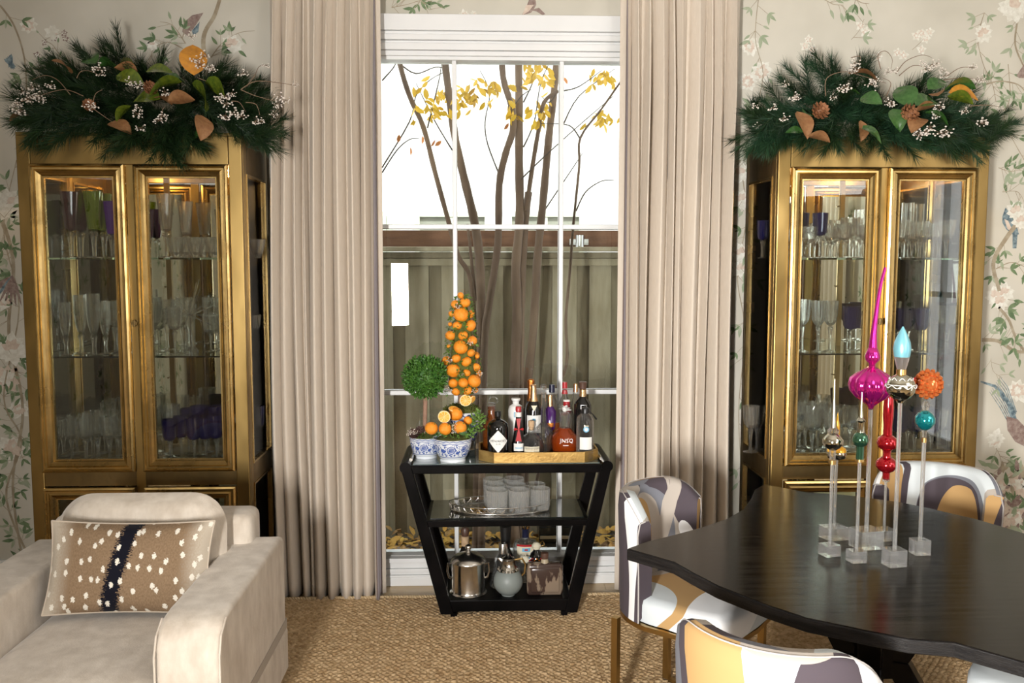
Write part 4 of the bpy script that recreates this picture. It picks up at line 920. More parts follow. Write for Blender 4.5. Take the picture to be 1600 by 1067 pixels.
garland(LC, 'dark pine garland with an ochre upright leaf, berries and magnolia on the left cabinet',
    [(48, 160, 216), (70, 124, 220), (110, 88, 236), (160, 56, 250), (215, 66, 258), (262, 100, 252), (300, 84, 240), (350, 106, 214), (385, 122, 232), (412, 190, 246)], 190,
    [(185, 105, 3.98, .13, 2.6, .3, G_), (182, 118, 3.95, .13, -.2, -.2, Lm), (215, 112, 3.98, .10, -2.6, .2, Br), (228, 112, 3.96, .12, -.1, .1, Lm), (255, 115, 3.98, .10, .3, -.2, G_), (112, 115, 4.0, .11, -1.9, .5, Br),
     (250, 155, 3.86, .15, 2.9, .1, Lm), (262, 158, 3.84, .12, .1, .2, Br), (240, 152, 3.85, .10, 1.0, .0, Br), (303, 118, 3.95, .17, 1.9, 1.3, Oc), (285, 128, 3.88, .16, -2.7, -.3, Lm), (300, 130, 3.86, .17, -.5, -.8, Lm), (280, 126, 3.9, .12, 2.9, .2, G_), (320, 128, 3.9, .14, -.3, -.5, Lm),
     (170, 192, 3.84, .12, -.3, -.3, Br), (45, 180, 3.95, .10, 3.0, -.1, Br), (315, 180, 3.84, .13, -1.2, -1.0, Br), (205, 165, 3.84, .10, 3.0, -.6, Lm), (150, 100, 4.05, .12, 2.4, .5, G_), (320, 205, 3.84, .12, 2.8, -.6, G_)],
    [(234, 138, 3.86, .034, None), (139, 165, 3.86, .030, None), (198, 100, 3.96, .03, 'moss')],
    [(155, 108, 3.9, 1.1), (158, 115, 3.9, .8), (205, 126, 3.86, 1), (216, 134, 3.86, .9), (222, 130, 3.86, .7), (140, 168, 3.8, 1), (146, 164, 3.8, .8), (215, 178, 3.8, 1), (216, 168, 3.8, .9), (220, 200, 3.78, 1), (250, 188, 3.8, 1), (254, 182, 3.8, .8), (258, 143, 3.84, .9), (298, 57, 4.0, .9), (306, 92, 3.92, .9), (312, 100, 3.92, 1), (320, 88, 3.92, 1), (328, 105, 3.92, .9), (332, 110, 3.92, .8),
     (344, 155, 3.84, 1), (352, 150, 3.84, 1), (362, 145, 3.84, .8), (355, 163, 3.84, 1.1), (352, 180, 3.82, 1), (366, 178, 3.82, 1.1), (378, 182, 3.82, 1), (400, 188, 3.82, .9), (408, 190, 3.82, .7), (380, 114, 3.95, .9), (416, 102, 3.95, .7), (440, 150, 3.9, 1), (446, 156, 3.9, .9), (434, 162, 3.9, .9), (428, 180, 3.9, .7), (462, 133, 3.9, .6),
     (22, 168, 3.9, 1), (32, 172, 3.9, 1.1), (28, 162, 3.9, .9), (42, 152, 3.9, 1.1), (52, 150, 3.9, .9), (62, 152, 3.9, 1), (50, 135, 3.95, .9), (80, 132, 3.95, .9), (66, 156, 3.9, .8), (36, 142, 3.95, .8)],
    [([(120, 122), (126, 112), (140, 111), (156, 118)], 3.88), ([(146, 156), (150, 146), (160, 140)], 3.82), ([(252, 185), (254, 172), (258, 166)], 3.8), ([(376, 140), (400, 127), (440, 130), (462, 134)], 3.9), ([(376, 140), (400, 150), (430, 158)], 3.88), ([(385, 135), (398, 118), (405, 104), (418, 101)], 3.95), ([(362, 158), (374, 160), (384, 175)], 3.82),
     ([(384, 160), (400, 163), (406, 180)], 3.82), ([(110, 148), (90, 125), (70, 118), (50, 125)], 3.95), ([(130, 150), (100, 140), (60, 150), (30, 160)], 3.9), ([(310, 122), (330, 130), (350, 140)], 3.88), ([(140, 165), (160, 180), (190, 200)], 3.82)], 11)
garland(RC, 'dark pine garland with pinecones, white berries and glossy magnolia leaves on the right cabinet',
    [(1180, 184, 232), (1212, 140, 234), (1250, 96, 236), (1300, 84, 246), (1350, 100, 246), (1400, 130, 262), (1450, 106, 256), (1500, 148, 256), (1525, 172, 226), (1552, 192, 222)], 200,
    [(1345, 148, 3.9, .11, 2.6, .4, G_), (1345, 152, 3.88, .11, -1.0, -.3, G_), (1425, 165, 3.86, .15, 1.9, .9, G_), (1430, 165, 3.84, .15, .3, .3, G_), (1450, 140, 3.92, .12, .2, .5, G_), (1472, 142, 3.9, .17, .15, .25, G_), (1482, 145, 3.88, .15, -.1, -.1, Oc), (1480, 150, 3.85, .12, -.2, -.2, Lm), (1462, 165, 3.84, .11, 2.9, -.2, Br), (1466, 150, 3.85, .10, 1.2, .4, Br), (1372, 125, 3.95, .14, 2.6, .5, Br),
     (1245, 174, 3.84, .14, -.9, -1.0, Br), (1258, 180, 3.84, .09, 1.0, .3, G_), (1262, 212, 3.80, .11, .1, -.1, Br), (1255, 206, 3.82, .08, 3.0, .1, G_), (1345, 188, 3.82, .10, -1.5, -1.2, Br), (1340, 198, 3.8, .13, -.4, -.5, G_), (1440, 185, 3.82, .12, -2.4, -.5, Br), (1445, 175, 3.83, .12, -.3, -.4, G_), (1395, 170, 3.86, .12, -1.3, -1.0, G_)],
    [(1281, 174, 3.83, .044, None), (1420, 179, 3.83, .050, None)],
    [(1335, 97, 3.95, .9), (1336, 106, 3.95, 1), (1332, 112, 3.95, .8), (1322, 135, 3.86, 1), (1318, 138, 3.86, .9), (1240, 150, 3.88, 1), (1245, 154, 3.88, .8), (1228, 130, 3.95, .7), (1208, 168, 3.88, .9), (1224, 183, 3.84, .9), (1180, 165, 3.95, .8), (1184, 198, 3.9, .8), (1360, 132, 3.88, 1), (1368, 128, 3.88, .9), (1366, 146, 3.86, .8), (1396, 110, 3.92, .9), (1388, 113, 3.92, .8), (1390, 158, 3.84, .9), (1394, 162, 3.84, .7), (1302, 153, 3.85, .7),
     (1446, 106, 3.95, 1), (1456, 100, 3.95, 1), (1464, 98, 3.95, .8), (1474, 110, 3.95, 1), (1476, 118, 3.95, .9), (1442, 98, 3.95, .8), (1520, 106, 3.95, .9), (1532, 123, 3.95, 1), (1526, 126, 3.95, .8), (1512, 142, 3.92, .8), (1464, 175, 3.82, 1.1), (1468, 168, 3.82, 1), (1462, 180, 3.82, .8), (1438, 212, 3.78, 1.2), (1446, 204, 3.78, 1), (1452, 198, 3.78, 1), (1471, 208, 3.78, 1.2), (1478, 204, 3.78, 1), (1434, 208, 3.78, .8), (1534, 193, 3.84, 1.1), (1538, 188, 3.84, .8), (1508, 175, 3.86, .8), (1562, 167, 3.9, .6)],
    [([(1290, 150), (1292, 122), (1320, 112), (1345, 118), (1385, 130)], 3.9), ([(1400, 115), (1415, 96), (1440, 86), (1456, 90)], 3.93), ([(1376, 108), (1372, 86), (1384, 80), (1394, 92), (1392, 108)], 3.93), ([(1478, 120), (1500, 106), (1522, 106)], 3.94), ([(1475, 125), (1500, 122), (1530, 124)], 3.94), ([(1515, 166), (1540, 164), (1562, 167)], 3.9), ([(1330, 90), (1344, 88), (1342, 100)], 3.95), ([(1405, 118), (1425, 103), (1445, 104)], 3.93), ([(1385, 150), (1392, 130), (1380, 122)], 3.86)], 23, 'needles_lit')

# ================================================================== BAR CART
CY0, CY1 = 3.995, 4.345
cart = T('bar_cart', 'black lacquered three-tier bar cart with slanted legs in front of the window', 'cart', (.135, 4.17, .008))
Lx0, Lx1 = -.335, .592; Bx0, Bx1 = -.150, .430; ZT = .742
for y, nm in ((CY0, 'f'), (CY1, 'b')):
    for top, bot in ((Lx0, Bx0), (Lx1, Bx1)):
        w_ = .030; d_ = .018
        def sq(x, z, ww): return [(x - ww, y - d_, z), (x + ww, y - d_, z), (x + ww, y + d_, z), (x - ww, y + d_, z)]
        yy = .07 if y == CY0 else .07
        MB().hexa(sq(bot, .030, w_), sq(top, ZT - .01, w_ * .85)).build('leg', 'black_lacquer', cart, 0, bevel=.004)
for x in (Lx0 - .002, Lx1 + .002):
    MB().tube([(x, CY0 - .022, ZT - .014), (x, CY1 + .022, ZT - .014)], .027, 20).build('handle', 'black_lacquer', cart)
    MB().tube([(x + (.022 if x < 0 else -.022), CY0 + .03, ZT + .012), (x + (.022 if x < 0 else -.022), CY1 - .03, ZT + .012)], .008, 10).build('side_rail', 'silver', cart, label='polished metal side rail')  # silver rod added to stand in for the reflection on the handle
MB().box(Lx0 + .02, Lx1 - .02, CY0 - .014, CY0 + .012, ZT - .045, ZT - .006).build('top_rail', 'black_lacquer', cart, 0, bevel=.004)
MB().box(Lx0 + .02, Lx1 - .02, CY1 - .012, CY1 + .014, ZT - .045, ZT - .006).build('top_rail', 'black_lacquer', cart, 0, bevel=.004)
MB().box(Lx0 + .03, Lx1 - .03, CY0 + .013, CY1 - .013, ZT - .012, ZT - .004).build('glass_top', 'smoke_glass', cart, 0, label='grey-green glass top')
ZM = float(P(780, 812, y=CY0)[2]); lm = (ZM - .03) / (ZT - .04); mx0 = Bx0 + (Lx0 - Bx0) * lm + .02; mx1 = Bx1 + (Lx1 - Bx1) * lm - .02
MB().box(mx0, mx1, CY0 - .010, CY1 + .010, ZM - .030, ZM).build('middle_shelf', 'black_lacquer', cart, 0, bevel=.004)
MB().box(mx0 + .02, mx1 - .02, CY0 + .02, CY1 - .01, ZM, ZM + .004).build('shelf_glass', 'shelf_black', cart, 0)
ZB = float(P(780, 936, y=CY0)[2]); bx0 = Bx0 + (Lx0 - Bx0) * .12 + .015; bx1 = Bx1 + (Lx1 - Bx1) * .12 - .015
MB().box(bx0, bx1, CY0 - .010, CY1 + .010, ZB - .056, ZB).build('bottom_shelf', 'black_lacquer', cart, 0, bevel=.004)
for x in (Bx0 + .03, Bx1 - .03):
    for y in (CY0 + .01, CY1 - .01): MB().tube([(x, y, .009), (x, y, .032)], .016, 12).build('foot', 'black_lacquer', cart)
ZT2 = ZT - .004 + .0005

# ---- planters
def pot(px, pyr, y, hw, hwb, label, pyb=None):
    q = P(px, pyr, y=y); x = float(q[0]); d = dep(x, y, q[2]); R = hw * d / F; RB = hwb * d / F; z0 = ZT2; z1 = float(q[2]); h = z1 - z0
    t = T('porcelain_bowl', label, 'bowl', (x, y, z0))
    pr = [(RB, z0), (RB, z0 + .05 * h), (RB * .95, z0 + .10 * h), (RB * 1.12, z0 + .2 * h), (R * .93, z0 + .55 * h), (R * 1.0, z0 + .80 * h), (R * .985, z0 + .9 * h), (R * 1.05, z1), (R * 1.0, z1), (R * .94, z0 + .8 * h), (R * .8, z0 + .4 * h), (.001, z0 + .15 * h)]
    MB().lathe(pr, 40, (x, y), uv=True, cap=False).build('body', 'porcelain', t, 45)
    return t, x, R, z0, z1
def leafball(t, c, r, n, L, mat, name='foliage', sq=1.0, seed=3, shell=.7):
    rr_ = random.Random(seed); mb = MB()
    for k in range(n):
        d = Vector((rr_.gauss(0, 1), rr_.gauss(0, 1), rr_.gauss(0, 1))).normalized(); p = Vector(c) + Vector((d.x, d.y, d.z * sq)) * r * rr_.uniform(shell, 1.03)
        a = (d + Vector((rr_.uniform(-.8, .8), rr_.uniform(-.8, .8), rr_.uniform(-.2, .9)))).normalized(); s_ = a.cross(Vector((rr_.uniform(-1, 1), rr_.uniform(-1, 1), rr_.uniform(-1, 1)))).normalized()
        l_ = L * rr_.uniform(.7, 1.2); nn = a.cross(s_) * l_ * .12
        mb.add([p, p + a * l_ * .5 + s_ * l_ * .3 - nn, p + a * l_, p + a * l_ * .5 - s_ * l_ * .3 - nn, p + a * l_ * .5 + nn], [(0, 1, 4), (1, 2, 4), (2, 3, 4), (3, 0, 4)])
    o = mb.build(name, mat, t, 0); o['kind'] = 'stuff'; return o
# back bowl with mandarin cone
tb_, bxx, bR, bz0, bz1 = pot(721, 641, 4.24, 30, 19, 'blue and white porcelain bowl at the back holding the mandarin cone tree')
cone = T('mandarin_cone', 'tall cone topiary of mandarins with greenery rising from the rear bowl', 'topiary', (bxx, 4.24, bz1 - .05))
MB().lathe([(bR * .92, bz1 - .03), (bR * .9, bz1 + .0), (bR * .6, bz1 + .022), (bR * .3, bz1 + .032), (.001, bz1 + .035)], 24, (bxx, 4.24)).build('moss', 'moss', cone)
leafball(cone, (bxx, 4.24, bz1 + .0), bR * .9, 500, .012, 'moss', 'moss_tufts', .35, 5, .9)
MB().tube([(bxx, 4.24, bz1 + .02), (bxx, 4.24, zat(bxx, 4.24, 612))], .015, 8).build('stem', 'bark_pink', cone)
ax = lambda py: 724 + (py - 617) * .018
zb_, zt_ = zat(bxx, 4.24, 616), zat(bxx, 4.24, 462); dd = dep(bxx, 4.24, 1.0)
xa = lambda f: float(P(724 - 3 * f, 540, y=4.24)[0])
MB().lathe([(.001, zb_), (.055, zb_ + .005), (.07, zb_ + .04), (.058, zb_ + .2), (.035, zb_ + .38), (.012, zt_ - .01), (.001, zt_)], 20, (xa(.3), 4.24)).build('core', 'moss', cone)
def cr(z): return float(np.interp(z, [zb_, zb_ + .04, zb_ + .2, zb_ + .38, zt_], [.055, .07, .058, .036, .012]))
ORL = [(462, 432, 18), (432, 482, 24), (485, 473, 30), (412, 535, 18), (464, 538, 40), (523, 530, 16), (404, 592, 12), (443, 600, 25), (518, 600, 31), (407, 655, 30), (475, 655, 26), (525, 685, 28), (462, 720, 38), (396, 715, 12), (520, 752, 22), (437, 783, 25), (382, 795, 26), (494, 801, 28), (553, 770, 14), (547, 832, 24), (420, 850, 38), (496, 862, 20), (537, 908, 36), (420, 920, 26), (476, 918, 27), (435, 968, 22), (500, 962, 24), (545, 960, 16)]
om = MB(); npf = []
for i in range(11):
    a = PI * i / 10; npf.append((max(math.sin(a), 1e-4) * (1.0), -.86 * math.cos(a) - (.10 * math.exp(-(math.sin(a) / .18) ** 2) * (-1 if i < 5 else 1))))
om.lathe(npf, 18, cap=False); orange_me = mesh_only(om, 'mandarin', 'orange_peel', 80)
def orange_r(me, t, c, r, name): return inst(me, t, c, (rnd.uniform(-.9, .9), rnd.uniform(-.9, .9), rnd.uniform(0, 3)), r, None, name)
for (a, c_, r_) in ORL:
    px, py = 590 + a / 3.558, 340 + c_ / 3.558; r = r_ / 3.558 * dd / F; q = P(px, py, y=4.24); cx0 = xa(.5); off = q[0] - cx0; R_ = max(cr(q[2]) + r * .25, abs(off) + .001); y = 4.24 - math.sqrt(max(R_ ** 2 - off ** 2, 0))
    orange_r(orange_me, cone, P(px, py, y=y), r * 1.06, 'mandarin')
rb = random.Random(9)
for k in range(14):   # the far side of the cone
    z = zb_ + .04 + k * .029; a = rb.uniform(.3, 2.84); R_ = cr(z) + .008; orange_r(orange_me, cone, (xa(.5) + R_ * math.cos(a), 4.24 + R_ * math.sin(a), z), rb.uniform(.02, .03), 'mandarin')
mb = MB()
for k in range(120):
    z = rb.uniform(zb_, zt_); a = rb.uniform(0, 2 * PI); R_ = cr(z) + .013; c0 = Vector((xa(.5) + R_ * math.cos(a), 4.24 + R_ * math.sin(a), z))
    for j in range(12):
        d = Vector((math.cos(a) + rb.uniform(-.8, .8), math.sin(a) + rb.uniform(-.8, .8), rb.uniform(-.8, .9))).normalized(); p = c0 + d * rb.uniform(.0, .016); s_ = d.cross(Vector((rb.uniform(-1, 1), .2, 1))).normalized() * .005
        mb.add([p, p + d * .007 + s_, p + d * .014, p + d * .007 - s_], [(0, 1, 2, 3)])
o = mb.build('sprig_leaves', 'sprig_green', cone, 0); o['kind'] = 'stuff'
for (a, c_) in ((445, 497), (400, 796), (462, 874), (515, 700), (568, 870), (398, 965), (540, 968)):
    q = P(590 + a / 3.558, 340 + c_ / 3.558, y=4.165); inst(berr[0], cone, q, (0, 0, rnd.random()), .55, None, 'berry_cluster')
# left bowl with boxwood ball
tl_, lx, lR, lz0, lz1 = pot(665, 681, 4.16, 25, 18, 'blue and white porcelain bowl at the cart corner under the boxwood ball')
bt = T('boxwood_topiary', 'round clipped boxwood ball on a bare stem in the left bowl', 'topiary', (lx, 4.16, lz1 - .03))
qc = P(664, 589, y=4.16); rb_ = 34 * dep(*qc) / F
MB().tube([(lx, 4.16, lz1 - .02), (lx - .004, 4.165, lz1 + .04), (lx + .002, 4.16, qc[2] - rb_ * .5)], [.012, .010, .010], 8).build('stem', 'bark_pink', bt)
MB().ball(tuple(qc), rb_ * .8, 14).build('core', 'boxwood', bt)
leafball(bt, tuple(qc), rb_ * .98, 2600, .017, 'boxwood', 'foliage', .97)
MB().lathe([(lR * .9, lz1 - .02), (lR * .8, lz1 + .0), (lR * .4, lz1 + .012), (.001, lz1 + .015)], 20, (lx, 4.16)).build('moss', 'moss', bt)
leafball(bt, (lx, 4.16, lz1 - .005), lR * .9, 260, .012, 'boxwood', 'moss_tufts', .3, 8, .8)
q = P(645, 668, y=4.07); t = inst(cone_me, bt, (q[0], 4.10, lz1 + .02), (.5, .2, 0), .030, 'cone_dark', 'pinecone'); inst(cone_me, bt, (q[0] + .03, 4.12, lz1 + .035), (-.5, .2, 0), .024, 'cone_dark', 'pinecone')
for a, c_ in ((638, 676), (642, 672), (648, 674)): inst(berr[1], bt, P(a, c_, y=4.07), (0, 0, 0), .5, None, 'berry_cluster')
# front bowl with oranges
tf_, fx_, fR, fz0, fz1 = pot(707.5, 683, 4.085, 30, 20, 'blue and white porcelain bowl in front, heaped with oranges')
lb_ = T('bowl_greenery', 'green sprigs tucked among the oranges in the front bowl', 'greenery', (fx_, 4.085, fz1 - .03))
MB().lathe([(fR * .93, fz1 - .02), (fR * .8, fz1 - .0), (fR * .4, fz1 + .01), (.001, fz1 + .012)], 20, (fx_, 4.085)).build('moss', 'moss', lb_)
leafball(lb_, (fx_ + .02, 4.10, fz1 + .02), fR * .85, 420, .017, 'sprig_green', 'sprig_leaves', .45, 4, .7)
q = P(748, 660, y=4.12); leafball(lb_, (q[0] - .006, 4.11, q[2] + .005), .034, 130, .019, 'sprig_green', 'sprig_leaves', 1.6, 6, .3)
for a, c_ in ((708, 668), (709, 674), (710, 662)): inst(berr[2], lb_, P(a, c_, y=4.01), (0, 0, 0), .45, None, 'berry_cluster')
for (a, c_, an) in ((702, 676, 2.8), (717, 675, .2)): inst(mag_me, lb_, P(a, c_, y=4.015), rm(an, .3, 1.2), .04, None, 'leaf')
OB = [(674, 669, 21, 4.03, 'whole orange at the left edge of the heap, overlapping both bowls'), (695.5, 670, 20.5, 4.02, 'whole orange front and centre in the bowl heap'), (719, 668, 21, 4.04, 'whole orange at the front right of the bowl heap'), (712, 647, 22, 4.10, 'whole orange on top of the heap behind the cut half'), (731, 657, 14, 4.10, 'small orange at the right rear of the bowl heap')]
def orange(px, py, r, y, lb):
    q = P(px, py, y=y); R = r / 2 * dep(*q) / F; t = T('orange', lb, 'orange', q); inst(orange_me, t, q, (.3, .4, rnd.random() * 3), (R, R, R * 1.1), None, 'peel'); MB().tube([(q[0] + R * .5, y - R * .6, q[2] + R * .72), (q[0] + R * .52, y - R * .63, q[2] + R * .76)], .003, 6).build('stem_scar', 'sprig_green', t)
for a in OB: orange(*a)
def half(px, py, r, y, lb, tx=.0, tz=0):
    q = P(px, py, y=y); R = r / 2 * dep(*q) / F; t = T('orange_half', lb, 'orange', q)
    Mx = Matrix.Translation(tuple(q)) @ Matrix.Rotation(tz, 4, 'Z') @ Matrix.Rotation(PI / 2 + tx, 4, 'X')
    b = MB(); b.lathe([(R * math.sin(a) + 1e-5, -R * .9 * math.cos(a) * 1) for a in np.linspace(0, PI / 2, 7)], 20, cap=False); b.xf(Mx).build('peel', 'orange_peel', t, 70)
    b = MB(); b.lathe([(R, 0), (R * .99, .0015), (R * .88, .002), (.001, .002)], 20, cap=False); b.xf(Mx).build('pith', 'orange_pith', t, 70)
    for k in range(9):
        a0, a1 = 2 * PI * (k + .07) / 9, 2 * PI * (k + .93) / 9; ps = [(R * .08 * math.cos((a0 + a1) / 2), R * .08 * math.sin((a0 + a1) / 2))] + [(R * .85 * math.cos(a0 + (a1 - a0) * s_ / 4), R * .85 * math.sin(a0 + (a1 - a0) * s_ / 4)) for s_ in range(5)]
        MB().prism(ps, .002, .0042).xf(Mx).build('segment', 'orange_flesh', t, 0)
half(694, 651, 20, 4.03, 'cut orange half facing out at the left of the heap', .15, -.15); half(709, 639, 17, 4.10, 'cut orange half lying cut side up on the heap top', -1.2, .4)
half(727.5, 625.5, 19, 4.17, 'cut orange half standing on the moss of the rear bowl', .1, .1); half(738, 624, 13, 4.19, 'smaller orange half behind the one on the rear bowl moss', .4, .9)
q = P(737, 697, y=4.16); bd = MB().rbox(q[0] - .02, q[0] + .02, 4.14, 4.18, ZT2, ZT2 + .08, .006).build('glass_candle_holder', 'shelf_black', None); tag(bd, 'small dark square glass jar behind the front bowl', 'jar')

# ---- tray with bottles
TY0, TY1 = 4.005, 4.325; tz = ZT2; trx0, trx1 = float(P(748, 715, y=4.1)[0]), float(P(933, 715, y=4.1)[0]); th = zat(.2, TY0, 707) - tz
tr = T('gold_tray', 'octagonal gold-leaf tray holding the liquor bottles on top of the cart', 'tray', ((trx0 + trx1) / 2, 4.165, tz))
def octo(i): c_ = .07 - i * .4; return [(trx0 + i, TY0 + c_ + i), (trx0 + c_ + i, TY0 + i), (trx1 - c_ - i, TY0 + i), (trx1 - i, TY0 + c_ + i), (trx1 - i, TY1 - c_ - i), (trx1 - c_ - i, TY1 - i), (trx0 + c_ + i, TY1 - i), (trx0 + i, TY1 - c_ - i)]
MB().prism(octo(.004), tz, tz + .008).build('base', 'brass_dark', tr, 0)
o8, i8 = octo(0), octo(.009)
for k in range(8):
    k2 = (k + 1) % 8; a, b_, c_, d_ = o8[k], o8[k2], i8[k2], i8[k]
    MB().hexa([(*a, tz), (*b_, tz), (*c_, tz), (*d_, tz)], [(*a, tz + th), (*b_, tz + th), (*c_, tz + th), (*d_, tz + th)]).build('side', 'tray_gold', tr, 0, bevel=.0015)
TZ = tz + .0085
def bottle(name, label, px, y, body, mat, cat='bottle', extra=None, base=None, seg=28, squash=1.0, flute=0, rawz=False):
    # body: [(image row, half width px)] from bottom up; the first row sits on the surface
    z0 = TZ if base is None else base
    x = float(P(px, body[0][0] if base is not None else 690, y=y)[0]); pr = prof(x, y, body); pr[0] = (pr[0][0], z0); pr = [(pr[0][0] * .93, z0), (pr[0][0], z0 + .004)] + [(r, max(z, z0 + .005)) for r, z in pr[1:]]
    t = T(name, label, cat, (x, y, z0)); MB().lathe(pr + [(.001, pr[-1][1])], seg, (x, y), flute=flute, nf=12, squash=squash).build('glass_body', mat, t, 40)
    return t, x
def cap(t, x, y, rows, mat, name='cap', seg=18, fl=0, **k): return MB().lathe(prof(x, y, rows), seg, (x, y), flute=fl, nf=8).build(name, mat, t, 35, **k)
# 1 black apothecary gin
y = 4.065; t, x = bottle('gin_bottle', 'squat black apothecary bottle with a white diamond label, left end of the tray', 778, y, [(707, 16.5), (668, 16.5), (662, 15.5), (656, 9), (654, 4.5), (650, 4.5)], 'dark_glass')
cap(t, x, y, [(650, 5), (643, 5.2), (642, 4.5)], 'black_plastic', 'stopper'); R = 16.5 * dep(x, y, .8) / F; zc_ = zat(x, y - R, 690); hh = .052
vs = []; n = 12
for i in range(n + 1):
    u = (i / n - .5) * 2; a = u * hh / R * .92; h_ = hh * (1 - abs(u)) + .001
    for s_ in (-1, 1): vs.append((x + math.sin(a) * (R + .0012), y - math.cos(a) * (R + .0012), zc_ + s_ * h_))
MB().add(vs, [(2 * i, 2 * i + 2, 2 * i + 3, 2 * i + 1) for i in range(n)]).build('diamond_label', 'label_white', t, 60)
text(t, "HENDRICK'S", (x, y, zc_ + .002), .0138, 'ink', radius=R + .002); text(t, 'GIN', (x, y, zc_ - .012), .009, 'ink', radius=R + .002, spread=.6)
# 2 amber decanter with ring stopper
y = 4.21; t, x = bottle('amber_decanter', 'amber decanter with a clear ring stopper behind the black gin bottle', 768, y, [(700, 14), (666, 14), (656, 9), (646, 6), (634, 6)], 'amber')
cap(t, x, y, [(640, 6.5), (631, 7), (629, 4)], 'crystal', 'neck_rim'); b = MB(); q = P(770.5, 631, y=y)
b.tube([(q[0] + .022 * math.cos(a), y, q[2] + .018 + .018 * math.sin(a)) for a in np.linspace(0, 2 * PI, 25)], .005, 8); b.build('ring_stopper', 'crystal', t)
# 3 white ceramic bottle
y = 4.24; t, x = bottle('ceramic_bottle', 'white ceramic bottle with a flanged neck behind the red-ribboned bottle', 806, y, [(690, 12), (640, 12), (634, 10), (631, 5), (629, 5)], 'ceramic', base=TZ)
cap(t, x, y, [(630, 5), (626, 5.5), (625, 7.2), (622, 7.2), (621.5, 5)], 'ceramic', 'neck'); R = 12 * dep(x, y, .9) / F
patch(t, (x, y, zat(x, y - R, 648)), R + .001, .022, .026, 'ink_blue', 'emblem', label='small blue emblem'); patch(t, (x, y, zat(x, y - R, 648)), R + .002, .014, .018, 'ceramic', 'emblem')
# 4 red wax cap with ribbon
y = 4.075; t, x = bottle('ribboned_bottle', 'small dark bottle with a red wax cap and red ribbon, right of the black gin', 810, y, [(706, 10.5), (692, 10.5), (684, 8.5), (668, 6.5), (656, 4.5), (644, 4.2)], 'dark_glass')
cap(t, x, y, [(643, 4.6), (636, 4.6), (635, 4)], 'red_wax'); R = 4.6 * dep(x, y, .9) / F; patch(t, (x, y, zat(x, y - R, 648)), R + .001, R * 3, .022, 'label_white', 'neck_label')
b = MB(); zc0, zc1 = zat(x, y, 653), zat(x, y, 688); zm = zat(x, y - .03, 671)
b.hexa([(x - .014, y - .028, zc1), (x + .014, y - .028, zc1), (x + .014, y - .026, zc1), (x - .014, y - .026, zc1)], [(x - .003, y - .026, zm), (x + .003, y - .026, zm), (x + .003, y - .024, zm), (x - .003, y - .024, zm)])
b.hexa([(x - .003, y - .026, zm), (x + .003, y - .026, zm), (x + .003, y - .024, zm), (x - .003, y - .024, zm)], [(x - .011, y - .017, zc0), (x + .011, y - .017, zc0), (x + .011, y - .015, zc0), (x - .011, y - .015, zc0)])
for s_ in (-1, 1): b.add([(x, y - .029, zm), (x + s_ * .02, y - .031, zm + .009), (x + s_ * .024, y - .029, zm), (x + s_ * .02, y - .027, zm - .006)], [(0, 1, 2, 3)])
b.build('ribbon', 'red_wax', t, 0); R = 10.5 * dep(x, y, .8) / F; patch(t, (x, y, zat(x, y - R, 699)), R + .001, .05, .036, 'label_white', 'paper_label'); patch(t, (x, y, zat(x, y - R, 700)), R + .002, .036, .004, 'ink_blue', 'print_line')
# 5 two champagne bottles
y = 4.27; t, x = bottle('champagne_bottle', 'rear champagne bottle with crinkled copper-orange foil neck', 829.5, y, [(690, 12), (640, 12), (628, 7), (622, 4.5)], 'dark_glass', base=TZ); cap(t, x, y, [(628, 6.5), (612, 4.8), (601, 5), (597, 6), (594, 5.5), (592, 3)], 'copper_foil', 'foil')
y = 4.185; t, x = bottle('champagne_bottle', 'champagne bottle with pale gold foil neck, white label and black chevron, mid tray', 833.5, y, [(700, 13.5), (640, 13.5), (632, 11.5), (626, 7), (620, 4.8)], 'dark_glass', base=TZ)
cap(t, x, y, [(627, 7.5), (618, 5), (603, 4.6), (601, 4.8), (600.5, 3)], 'gold_foil', 'foil'); R = 13.5 * dep(x, y, .85) / F; patch(t, (x, y, zat(x, y - R, 663)), R + .001, .075, .085, 'label_white'); 
zc_ = zat(x, y - R, 637); MB().add([(x - .014, y - R * .97, zc_ + .01), (x + .014, y - R * .97, zc_ + .01), (x, y - R - .003, zc_ - .018)], [(0, 1, 2)]).build('chevron_label', 'label_cream', t, 0)
patch(t, (x, y, zat(x, y - R, 656)), R + .002, .014, .012, 'ink_blue', 'print_mark')
# 6 clear long-neck decanter with ball stopper
y = 4.13; t, x = bottle('long_neck_decanter', 'clear long-necked decanter with a glass ball stopper in mid tray', 849, y, [(700, 13), (690, 15), (676, 15.5), (668, 12), (660, 4.5), (640, 3.8), (616, 3.8)], 'crystal', base=TZ); cap(t, x, y, [(616, 4.5), (613, 4), (612, 1.5)], 'crystal', 'neck_rim')
q = P(849, 605, y=y); MB().ball((q[0], y, q[2]), 5.4 * dep(*q) / F, 16).build('ball_stopper', 'crystal', t)
# 7 navy cap
y = 4.28; t, x = bottle('vodka_bottle', 'clear bottle with a navy blue cap behind the purple bottle', 862, y, [(690, 12), (640, 12), (626, 9), (617, 4.2), (614, 4)], 'crystal', base=TZ); cap(t, x, y, [(613, 4.8), (601, 4.5), (600.5, 3)], 'navy_cap')
# 8 purple with gold neck
y = 4.20; t, x = bottle('purple_bottle', 'dark purple bottle with a rose-gold foil neck in mid tray', 859.5, y, [(695, 9.5), (642, 9.5), (638, 7), (634, 4)], 'purple_glass', base=TZ); cap(t, x, y, [(639, 4.6), (619, 3.8), (617, 3.6), (616.8, 2)], 'gold_foil', 'foil')
R = 9.5 * dep(x, y, .85) / F; patch(t, (x, y, zat(x, y - R, 664)), R + .001, .03, .02, 'copper_foil', 'paper_label')
